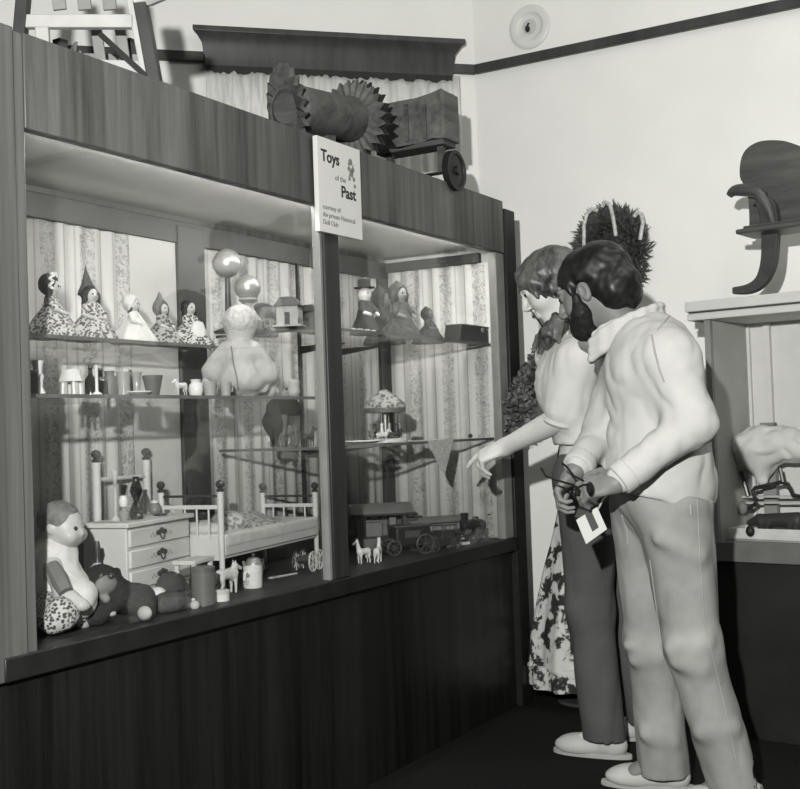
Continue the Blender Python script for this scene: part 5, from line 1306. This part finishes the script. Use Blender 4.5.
# ---- seated baby doll at the far left
y = .20; x = sx(62, y, zd+.1); kd_ = dep((x, y, zd+.15)); k = kd_/FPX
o = thing('doll', 'big baby doll with pale hair and a white pinafore seated at the left end of the case floor', 'doll', (x, y, zd), 0); o['label'] = 'big seated baby doll in a white pinafore at the left end of the case floor'
Q = lambda px, py, dz=0: at(px, py, kd_+dz)-o.location
dhm = frame(CR*.93-FW*.25-UP*.15)
S = SDF(); hc = Q(62, 525); S.ell(hc, (.047, .054, .052), dhm, .01); S.ell(hc+dhm @ Vector((0, .030, -.024)), (.038, .028, .026), dhm, .02); S.ell(hc+dhm @ Vector((0, .056, -.010)), (.008, .009, .007), dhm, .01)
for q in (-1, 1): S.ell(hc+dhm @ Vector((q*.025, .040, -.018)), (.016, .018, .016), dhm, .012); S.ell(hc+dhm @ Vector((q*.046, -.004, -.006)), (.007, .012, .014), dhm, .006)
S.cap(Q(58, 542), Q(55, 552), .026, .03, .02); S.cap(Q(52, 560), Q(50, 600), .05, .055, .03)
S.cap(Q(52, 566, -.05), Q(62, 590, -.10), .024, .022, .02); S.cap(Q(62, 590, -.10), Q(80, 604, -.12), .021, .016, .01); S.ell(Q(84, 606, -.12), (.018, .015, .012), None, .01)
S.cap(Q(60, 562, .05), Q(74, 582, .06), .022, .020, .02); S.cap(Q(74, 582, .06), Q(82, 592, .03), .018, .015, .01)
lp = [(50, 603, -.04), (62, 614, -.13), (46, 624, -.15)]
for dz, dx_ in ((0, 0), (.10, 12)):
    S.cap(Q(50+dx_, 602, -.04+dz), Q(62+dx_, 612, -.11+dz), .036, .030, .02); S.cap(Q(62+dx_, 612, -.11+dz), Q(52+dx_, 622, -.14+dz), .028, .02, .02); S.cap(Q(52+dx_, 622, -.14+dz), Q(44+dx_, 624, -.15+dz), .018, .014, .01)
S.cut((0, 0, .001), -UP); solid('body', S, .004, M_dollskin, o)
S = SDF(); S.ell(hc+dhm @ Vector((0, -.010, .010)), (.051, .056, .050), dhm, .01); S.ell(hc+dhm @ Vector((0, .046, -.016)), (.045, .042, .042), dhm, .01, 'sub'); solid('hair', S, .004, plain('doll_brown_hair', .12, .7, var=.4, scale=80), o, hair_disp(6, .0025, 260, (1, 1, 1)))
for q in (-1, 1): MB().ball(hc+dhm @ Vector((q*.020, .050, .002)), .006, 10, 8).build('eye', M_eye, o)
S = SDF(); S.cap(Q(56, 552), Q(52, 562), .044, .056, .02); S.cap(Q(55, 556), Q(52, 585), .056, .064, .03); S.cap(Q(60, 590, -.02), Q(78, 598, -.05), .06, .05, .04); S.cap(Q(64, 588, .06), Q(84, 596, .04), .05, .045, .04); S.cut((0, 0, .03), -UP); solid('pinafore', S, .004, M_dwhite, o, wrinkle(61, .005, 70))
S = SDF(); S.cap(Q(49, 606, -.06), Q(62, 614, -.13), .044, .038, .02); S.cap(Q(62, 614, -.13), Q(52, 622, -.145), .036, .030, .02); S.cap(Q(66, 608, .04), Q(76, 614, -.02), .040, .034, .02); S.cut((0, 0, .002), -UP); solid('bloomers', S, .004, M_dprint, o, wrinkle(62, .003, 90))
MB().tube([Q(52, 566, -.078), Q(60, 580, -.11), Q(66, 592, -.126)], [.018, .022, .018], 10).build('sleeve_band', plain('grey_band', .12, .8), o)
# ---- dark stuffed monkey lying in front
y = .15; x = sx(112, y, zd+.03); km = dep((x, y, zd+.05)); k = km/FPX
o = thing('stuffed_monkey', 'dark stuffed monkey with a pale muzzle lying in front of the white dresser', 'stuffed toy', (x, y, zd)); Q = lambda px, py, dz=0: at(px, py, km+dz)-o.location
S = SDF(); S.ell(Q(101, 586, -.02), (.054, .050, .056), None, .01); S.cap(Q(112, 596), Q(140, 600), .045, .040, .03); S.cap(Q(140, 598, .0), Q(146, 612, -.05), .030, .026, .02); S.cap(Q(118, 600, -.04), Q(98, 616, -.08), .026, .022, .02); S.cap(Q(98, 616, -.08), Q(84, 622, -.08), .022, .018, .01)
S.ell(Q(88, 576, .01), (.014, .014, .018), None, .008); S.ell(Q(116, 574, .01), (.014, .014, .018), None, .008)
S.cut((0, 0, .001), -UP); solid('body', S, .004, plain('dark_plush', .018, .9, var=.4, scale=120), o, hair_disp(7, .002, 300, (1, 1, 1)))
S = SDF(); S.ell(Q(106, 585, -.062), (.036, .018, .024), None, .01); S.cap(Q(94, 588, -.070), Q(106, 599, -.073), .008, .011, .008); solid('muzzle', S, .003, plain('grey_muzzle', .17, .7), o)
for px in (101, 111): MB().ball(Q(px, 576, -.066), .008, 12, 8).build('eye', M_knob, o)
for p in ((145, 613, -.066), (83, 623, -.09)): MB().ball(Q(*p), (.020, .018, .018), 14, 10).build('paw', plain('pale_felt', .30, .9), o)
MB().ball(Q(112, 615, -.07)+Vector((0, 0, .004)), (.012, .01, .008)).build('paw_tip', plain('pale_felt', .30, .9), o)
# glass bottle toy behind the monkey
q = Vector((sx(99, .27, zd), .27, zd)); o = thing('scent_bottle', 'small glass scent bottle with a dark stem standing between monkey and dresser', 'bottle', q); zt2 = hit(99, 541, 'y', .27).z-zd
MB().lathe([(.02, 0), (.022, zt2*.45), (.010, zt2*.62), (.009, zt2*.7), (0, zt2*.7)]).build('body', plain('pale_glass', .42, .12, spec=.6), o); MB().lathe([(.008, zt2*.7), (.004, zt2*.8), (.009, zt2*.9), (.006, zt2), (0, zt2)]).build('stopper', M_tin, o)
# dark hats, ball and shoes
q = Vector((sx(171, .21, zd), .21, zd)); o = thing('toy_hat', 'dark felt toy hat with a curved brim, by the foot of the dresser', 'hat', q); S = SDF(); S.ell((0, 0, .022), (.068, .05, .012), None, .01); S.ell((.002, 0, .050), (.046, .036, .036), None, .02); S.cap((-.055, 0, .04), (.055, 0, .04), .012, .012, .02); S.cut((0, 0, .0005), -UP); solid('crown', S, .004, plain('dark_felt', .05, .9), o); MB().tube([(.046*math.cos(2*math.pi*i/30), .037*math.sin(2*math.pi*i/30), .034) for i in range(30)], .005, 6, closed=True).build('hat_band', M_ddark, o)
q = Vector((sx(168, .11, zd), .11, zd)); o = thing('toy_beret', 'dark flat cloth beret lying at the front edge left of the tin can', 'cap', q); S = SDF(); S.ell((0, 0, .02), (.075, .05, .030), None, .01); S.ell((.05, -.02, .01), (.045, .035, .008), None, .01); S.cut((0, 0, .0005), -UP); solid('crown', S, .004, plain('dark_wool', .06, .95, var=.3, scale=90), o, wrinkle(45, .003, 80)); MB().ball((0, 0, .050), .006, 10, 8).build('button', M_ddark, o)
q = Vector((sx(146, .25, zd), .25, zd)); o = thing('toy_ball', 'plain white ball resting against the foot of the dresser', 'ball', (q.x, q.y-.045, zd)); MB().ball((0, 0, .026), .0255, 24, 16).build('ball', M_wht, o)
for px, yy, an_, lab in ((182, .095, -35, 'pale pointed doll slipper left of the tin can, left of the pair'), (194, .075, 45, 'pale pointed doll slipper against the tin can, right of the pair')):
    o = thing('doll_slipper', lab, 'shoe', (sx(px, yy, zd), yy, zd), R(an_), 'doll slippers by the tin can'); S = SDF(); S.cap((-.035, 0, .012), (.04, 0, .008), .013, .007, .008); S.ell((-.015, 0, .024), (.022, .008, .010), None, .003, 'sub'); S.cut((0, 0, .0005), -UP); solid('upper', S, .0022, plain('slipper_cloth', .36, .8), o); MB().ball((.02, 0, .018), .006, 8, 6).build('bow', M_dwhite, o)
# tin can
y = .085; x = sx(204, y, zd); k = dep((x, y, zd))/FPX; o = thing('tin_can', 'plain dark grey cylindrical tin standing at the front of the case floor', 'tin', (x, y, zd)); r = 11.8*k; h = 38*k
MB().lathe([(r, 0), (r, h*.86), (r*.985, h*.865)], None, 40).build('can_body', plain('grey_can', .09, .4, var=.1, scale=5), o); MB().lathe([(r*1.02, h*.86), (r*1.02, h*.98), (r*.97, h), (0, h)], None, 40).build('lid', plain('grey_can_lid', .075, .4), o)
# white bench, lamb and small pots
q = Vector((sx(188, .17, zd), .17, zd)); o = thing('toy_bench', 'small white wooden bench behind the dark tin', 'toy bench', q, R(15)); hz_ = hit(190, 560, 'y', .17).z-zd
MB().box((-.012, -.03, hz_-.012), (.12, .04, hz_)).build('bench_top', M_enam, o, bevel=.002)
for a in (0, .105):
    for b in (-.022, .03): MB().box((a-.006, b-.006, 0), (a+.006, b+.006, hz_-.012)).build('leg', M_enam, o, bevel=.001)
x = sx(229, .15, zd); animal('toy_lamb', 'white woolly toy lamb standing between the dark tin and the white mug', 'toy lamb', x, .155, zd, .072, R(-95), plain('fleece', .42, .95, var=.2, scale=120), .22)
x = sx(224, .075, zd); k = dep((x, .075, zd))/FPX; o = thing('pill_box', 'low round white pot with a lid at the foot of the toy lamb', 'pot', (x, .085, zd)); MB().lathe([(8.3*k, 0), (8.5*k, 7*k), (8*k, 7*k), (0, 7*k)]).build('pot_body', M_wht, o); MB().lathe([(8.8*k, 7*k), (8.8*k, 10*k), (7*k, 11*k), (0, 11.4*k)]).build('lid', plain('cream_lid', .42, .5), o)
x = sx(253, .165, zd); k = dep((x, .165, zd))/FPX; o = thing('mug', 'white china mug with a grey band under the doll bed', 'mug', (x, .165, zd)); MB().lathe([(9*k, 0), (9.6*k, 1.5*k), (9.6*k, 21*k), (9*k, 21*k), (8.6*k, 3*k), (0, 3*k)], None, 32).build('cup', M_wht, o); MB().lathe([(9.75*k, 7*k), (9.75*k, 16*k), (9.5*k, 16*k), (9.5*k, 7*k)], None, 32).build('band', printed('mug_print', .14, .5, 50, .42), o)
MB().tube([(-9*k, -.004, 17*k), (-14*k, -.004, 16*k), (-15*k, -.004, 10*k), (-9.4*k, -.004, 5*k)], 1.5*k, 8).build('handle', M_wht, o)
x = sx(254, .27, zd); o = thing('toy_teapot', 'grey metal toy teapot standing behind the white mug', 'teapot', (x, .27, zd)); MB().lathe([(.022, 0), (.030, .02), (.030, .05), (.018, .07), (0, .075)]).build('pot_body', M_chrome2, o); MB().ball((0, 0, .08), .007).build('knob', M_tin, o); MB().tube([(.02, 0, .06), (.05, 0, .06), (.052, 0, .03), (.028, 0, .02)], .004, 8).build('handle', M_tin, o); MB().tube([(-.026, 0, .03), (-.045, 0, .045), (-.052, 0, .066)], [.008, .006, .004], 8).build('spout', M_chrome2, o)
x = sx(286, .22, zd); o = thing('toy_spoon', 'long pale toy spoon lying on the case floor right of the mug', 'spoon', (x, .215, zd), R(-2)); MB().tube([(-.06, 0, .005), (.05, 0, .004)], [.004, .003], 8).build('handle', M_pale, o); MB().ball((-.075, 0, .0055), (.020, .012, .005)).build('bowl', M_chrome2, o)
x = sx(301, .26, zd); o = thing('toy_cart', 'spindly dark toy cart with pale wheels beneath the right end of the doll bed', 'toy cart', (x, .23, zd), R(12)); r = .032
for a, b in ((-.028, -.03), (.028, -.03), (-.028, .03), (.028, .03)):
    w_ = MB().tube([(a+r*math.cos(2*math.pi*i/20), b, r+.003+r*math.sin(2*math.pi*i/20)) for i in range(20)], .0032, 6, closed=True).build('wheel', M_tin if b > 0 else M_pale, o)
    for i in range(4): MB().bar((a+r*math.cos(math.pi*i/4), b, r+.003+r*math.sin(math.pi*i/4)), (a-r*math.cos(math.pi*i/4), b, r+.003-r*math.sin(math.pi*i/4)), .003, .003).build('spoke', M_pale, w_)
for a in (-.028, .028): MB().tube([(a, -.03, r+.003), (a, .03, r+.003)], .003, 6).build('axle', M_tin, o)
MB().box((-.05, -.022, r+.008), (.05, .022, r+.020)).build('bed', M_tin, o); MB().tube([(.045, 0, r+.014), (.09, -.01, .02)], .003, 6).build('shaft', M_pale, o)
x = sx(331, .30, zd); o = thing('figurine', 'small pale standing figure beside the mullion, right of the doll bed', 'figurine', (x, .27, zd), R(180)); S = SDF(); S.cap((0, 0, .0), (0, 0, .045), .022, .012, .01); S.ell((0, 0, .068), (.011, .011, .013), None, .006)
for q in (-1, 1): S.cap((q*.012, 0, .052), (q*.018, .008, .03), .006, .005, .005)
S.cut((0, 0, .0005), -UP); solid('body', S, .0025, plain('plaster', .34, .7), o); MB().lathe([(.014, .074), (.010, .080), (0, .084)]).build('hat', M_tin, o)
# ---- right bay floor: station, coach, train, horses
x = sx(381, .36, zd); k = dep((x, .36, zd))/FPX
o = thing('toy_station', 'open dark toy railway station with a grey pitched roof in the right bay', 'toy station', (sx(381, .36, zd), .36, zd), R(-50)); w = .098; dd_ = .06
hS = hit(381, 503, 'y', .36).z-zd
boxes('station_base', plain('station_base', .09, .6), o, [((-w-.01, -dd_-.01, 0), (w+.01, dd_+.01, .045))], .003)
for a in (-w+.01, w-.01):
    for b in (-dd_+.01, dd_-.01): MB().box((a-.006, b-.006, .045), (a+.006, b+.006, hS*.80)).build('column', M_tin, o)
boxes('back_wall', plain('station_wall', .10, .5), o, [((-w+.01, dd_-.012, .045), (w-.01, dd_, hS*.80))], .001)
boxes('booth', plain('station_booth', .16, .5), o, [((w*.35, -.02, .045), (w*.62, dd_-.014, hS*.78))], .001)
boxes('bench', plain('station_bench', .14, .6), o, [((-w*.55, dd_-.045, .045), (w*.1, dd_-.014, .10))], .002)
m = MB(); TY = Matrix(((0,1,0,0),(1,0,0,0),(0,0,1,0),(0,0,0,1)))
m.prism([(-dd_-.025, hS*.80), (dd_+.025, hS*.80), (dd_*.3, hS), (-dd_*.3, hS)], 2*w+.05, Matrix.Translation((-w-.025, 0, 0)) @ TY); m.build('roof', plain('station_roof', .15, .5), o, bevel=.002)
boxes('eaves', M_black, o, [((-w-.027, -dd_-.027, hS*.795-.007), (w+.027, dd_+.027, hS*.80))], .001)
for a in (-.6, -.15, .25): boxes('window', plain('tin_window', .35, .3), o, [((w*a-.012, dd_-.0145, .11), (w*a+.012, dd_-.0125, hS*.68))], 0)
# stage coach with big wheels
def spoked(o, c, r, mat, t=.004, n=8):
    w_ = MB().tube([c+Vector((r*math.cos(2*math.pi*i/28), 0, r*math.sin(2*math.pi*i/28))) for i in range(28)], t, 8, closed=True).build('wheel', mat, o)
    MB().ball(c, (r*.16, .008, r*.16), 12, 8).build('hub', mat, w_)
    for i in range(n//2*2):
        a = 2*math.pi*i/n; MB().bar(c+Vector((r*.1*math.cos(a), 0, r*.1*math.sin(a))), c+Vector((r*math.cos(a), 0, r*math.sin(a))), t*.9, t*.9).build('spoke', mat, w_)
o = thing('toy_coach', 'black toy stage coach with spoked wheels in front of the toy station', 'toy coach', (sx(405, .17, zd), .17, zd), R(-38)); hC = hit(408, 524, 'y', .17).z-zd
S = SDF(); S.box((.02, 0, hC*.62), (.062, .035, hC*.25), None, .008, .01); S.ell((.02, 0, hC*.40), (.06, .034, hC*.16), None, .02); solid('coach_body', S, .004, plain('coach_black', .016, .35), o)
boxes('roof', M_tin, o, [((-.055, -.045, hC*.92), (.10, .045, hC))], .004); boxes('driver_seat', M_tin, o, [((-.088, -.03, hC*.5), (-.052, .03, hC*.58))], .002)
for s_ in (-1, 1):
    boxes('window', plain('coach_window', .06, .2), o, [((-.015, s_*.0435-.001, hC*.58), (.045, s_*.0435+.001, hC*.82))], 0)
    spoked(o, Vector((.062, s_*.055, .036)), .034, M_tin); spoked(o, Vector((-.062, s_*.055, .028)), .026, M_tin)
for a, r in ((.062, .036), (-.062, .028)): MB().tube([(a, -.055, r), (a, .055, r)], .004, 8).build('axle', M_tin, o)
MB().tube([(-.07, 0, .03), (-.12, 0, .04)], .003, 6).build('pole', M_tin, o); MB().bar((-.07, 0, .03), (.07, 0, .038), .02, .01).build('perch', M_tin, o)
hs_ = [(364, .155, 'white toy horse with a bent neck, left one of the pair before the black coach', .045), (378, .115, 'white toy horse standing closest to the glass before the black coach', .045)]
for px, yy, lab, s in hs_: s *= 1.15; animal('toy_horse', lab, 'toy horse', sx(px, yy, zd), yy, zd, s, R(75 if px < 370 else -70), M_wht, .75, group='white horses of the toy coach')
o = thing('toy_automobile', 'dark old toy automobile right of the black coach, near the glass', 'toy car', (sx(440, .085, zd), .085, zd), R(-20)); hC = .085
S = SDF(); S.box((0, 0, .035), (.075, .026, .012), None, .004, .008); S.box((.025, 0, .058), (.030, .024, .014), None, .004, .008); S.box((-.055, 0, .046), (.022, .018, .010), None, .004, .008); solid('car_body', S, .0035, plain('car_tin', .03, .35), o)
boxes('roof', M_tin, o, [((-.012, -.030, .092), (.062, .030, .097))], .002)
for a in (-.008, .056):
    for b in (-.026, .026): MB().tube([(a, b, .06), (a, b, .094)], .002, 6).build('roof_post', M_tin, o)
for a in (-.05, .05):
    for b in (-.034, .034): spoked(o, Vector((a, b, .021)), .018, M_tin, .003, 6)
MB().ball((-.082, 0, .048), .007, 10, 8).build('headlamp', M_chrome2, o)
# passenger coach and engine
o = thing('toy_train_car', 'long dark toy railway passenger car with a grey roof behind the black coach', 'toy train', (sx(432, .31, zd), .31, zd), R(-36)); hT = hit(435, 516, 'y', .31).z-zd; w = .125
boxes('car_body', plain('train_body', .05, .5), o, [((-w, -.045, .03), (w, .045, hT*.78))], .003)
m = MB(); m.prism([(-.052, hT*.78), (.052, hT*.78), (.036, hT*.92), (.018, hT), (-.018, hT), (-.036, hT*.92)], 2*w+.02, Matrix.Translation((-w-.01, 0, 0)) @ TY); m.build('roof', plain('train_roof', .14, .5), o, bevel=.002)
for i in range(8):
    cx = -w+2*w*(i+.5)/8
    for s_ in (-1, 1): boxes('window', plain('train_window', .22, .3), o, [((cx-.013, s_*.0455-.001, hT*.46), (cx+.013, s_*.0455+.001, hT*.70))], 0)
for a in (-w+.05, w-.05):
    for b in (-.04, .04): wheel(Vector((a, b, .018)), .0175, .008, (0, 1, 0), M_tin, o)
boxes('underframe', M_black, o, [((-w-.01, -.035, .02), (w+.01, .035, .032))], .001); MB().lathe([(.02, hT*.98), (.02, hT*1.06), (.014, hT*1.09), (0, hT*1.1)], Matrix.Translation((-.06, 0, 0))).build('vent', M_tin, o)
o = thing('toy_locomotive', 'black toy steam locomotive at the far right end of the case floor', 'toy locomotive', (sx(483, .14, zd), .14, zd), R(-42)); hT = hit(481, 513, 'y', .15).z-zd
MB().tube([(-.10, 0, hT*.52), (.02, 0, hT*.52)], hT*.26, 20).build('boiler', M_black, o); boxes('cab', plain('cab_black', .02, .5), o, [((.02, -.045, .03), (.10, .045, hT*.93))], .003); boxes('cab_roof', M_tin, o, [((.008, -.05, hT*.93), (.112, .05, hT))], .004)
MB().lathe([(.014, hT*.7), (.012, hT*.9), (.018, hT*1.05), (.012, hT*1.05), (0, hT)], Matrix.Translation((-.08, 0, 0))).build('chimney', M_black, o); MB().lathe([(.015, hT*.72), (.015, hT*.84), (.006, hT*.9), (0, hT*.9)], Matrix.Translation((-.03, 0, 0))).build('dome', M_tin, o); boxes('chassis', M_black, o, [((-.11, -.03, .02), (.105, .03, .034))], .002)
for a in (-.08, -.035, .012, .07):
    for b in (-.036, .036): wheel(Vector((a, b, .022)), .0215, .008, (0, 1, 0), M_tin, o)
MB().prism([(-.145, .004), (-.11, .004), (-.11, .034)], .06, Matrix.Translation((0, -.03, 0))).build('cow_catcher', M_tin, o)
for s_ in (-1, 1): boxes('cab_window', plain('train_window', .22, .3), o, [((.04, s_*.0455-.001, hT*.55), (.08, s_*.0455+.001, hT*.8))], 0)
# white ladder-like pieces lying near the glass
o = thing('toy_ladder', 'white toy ladder lying on the case floor in front of the train car', 'ladder', (sx(449, .12, zd), .12, zd), R(-12))
for b in (-.02, .02): MB().box((-.10, b-.004, .001), (.10, b+.004, .011)).build('ladder_rail', M_wht, o)
for i in range(9): MB().box((-.09+.0225*i-.003, -.02, .003), (-.09+.0225*i+.003, .02, .009)).build('rung', M_pale, o)
o = thing('toy_sledge', 'white low toy sledge lying between the toy ladder and the locomotive', 'sledge', (sx(463, .20, zd), .20, zd), R(-30))
for b in (-.016, .016): MB().tube([(-.06, b, .003), (.05, b, .003), (.066, b, .010), (.07, b, .02)], .003, 6).build('runner', M_wht, o)
MB().box((-.05, -.022, .014), (.045, .022, .019)).build('deck', M_wht, o, bevel=.002)
for a in (-.035, .03): MB().box((a-.004, -.018, .004), (a+.004, .018, .015)).build('strut', M_pale, o)
# ================================================================== camera, flash, exposure
cd = bpy.data.cameras.new('camera'); co = bpy.data.objects.new('camera', cd); COL.objects.link(co)
cd.sensor_fit = 'HORIZONTAL'; cd.sensor_width = 36; cd.lens = FPX*36/800; cd.clip_start = .02; cd.clip_end = 60
Mx = Matrix((( CR.x, CU.x, -FW.x, CAM.x), (CR.y, CU.y, -FW.y, CAM.y), (CR.z, CU.z, -FW.z, CAM.z), (0, 0, 0, 1)))
co.matrix_world = Mx; SC.camera = co
fl = bpy.data.lights.new('flash', 'SPOT'); fo = bpy.data.objects.new('flash', fl); COL.objects.link(fo)
fl.energy = FLASH; fl.shadow_soft_size = .028; fl.spot_size = R(75); fl.spot_blend = .5; fl.color = (1, 1, .98)
fo.location = CAM-CR*.30+CU*.50
fo.rotation_euler = (at(430, 330, 4.2)-fo.location).to_track_quat('-Z', 'Y').to_euler()
w = bpy.data.worlds.new('world'); SC.world = w; w.use_nodes = True
bg = w.node_tree.nodes['Background']; bg.inputs[0].default_value = (1, 1, .97, 1); bg.inputs[1].default_value = AMB
# ceiling lights of the room, out of the picture
for x, y in ((.5, -2.2), (1.9, -2.6)):
    al = bpy.data.lights.new('ceiling_light', 'AREA'); ao = bpy.data.objects.new('ceiling_light', al); COL.objects.link(ao)
    al.shape = 'RECTANGLE'; al.size = 1.2; al.size_y = .6; al.energy = ROOM; ao.location = (x, y, 4.15); al.color = (1, 1, .97)
vs = SC.view_settings; vs.view_transform = 'Standard'; vs.look = 'None'; vs.gamma = 1; vs.exposure = EXPO; vs.use_curve_mapping = False
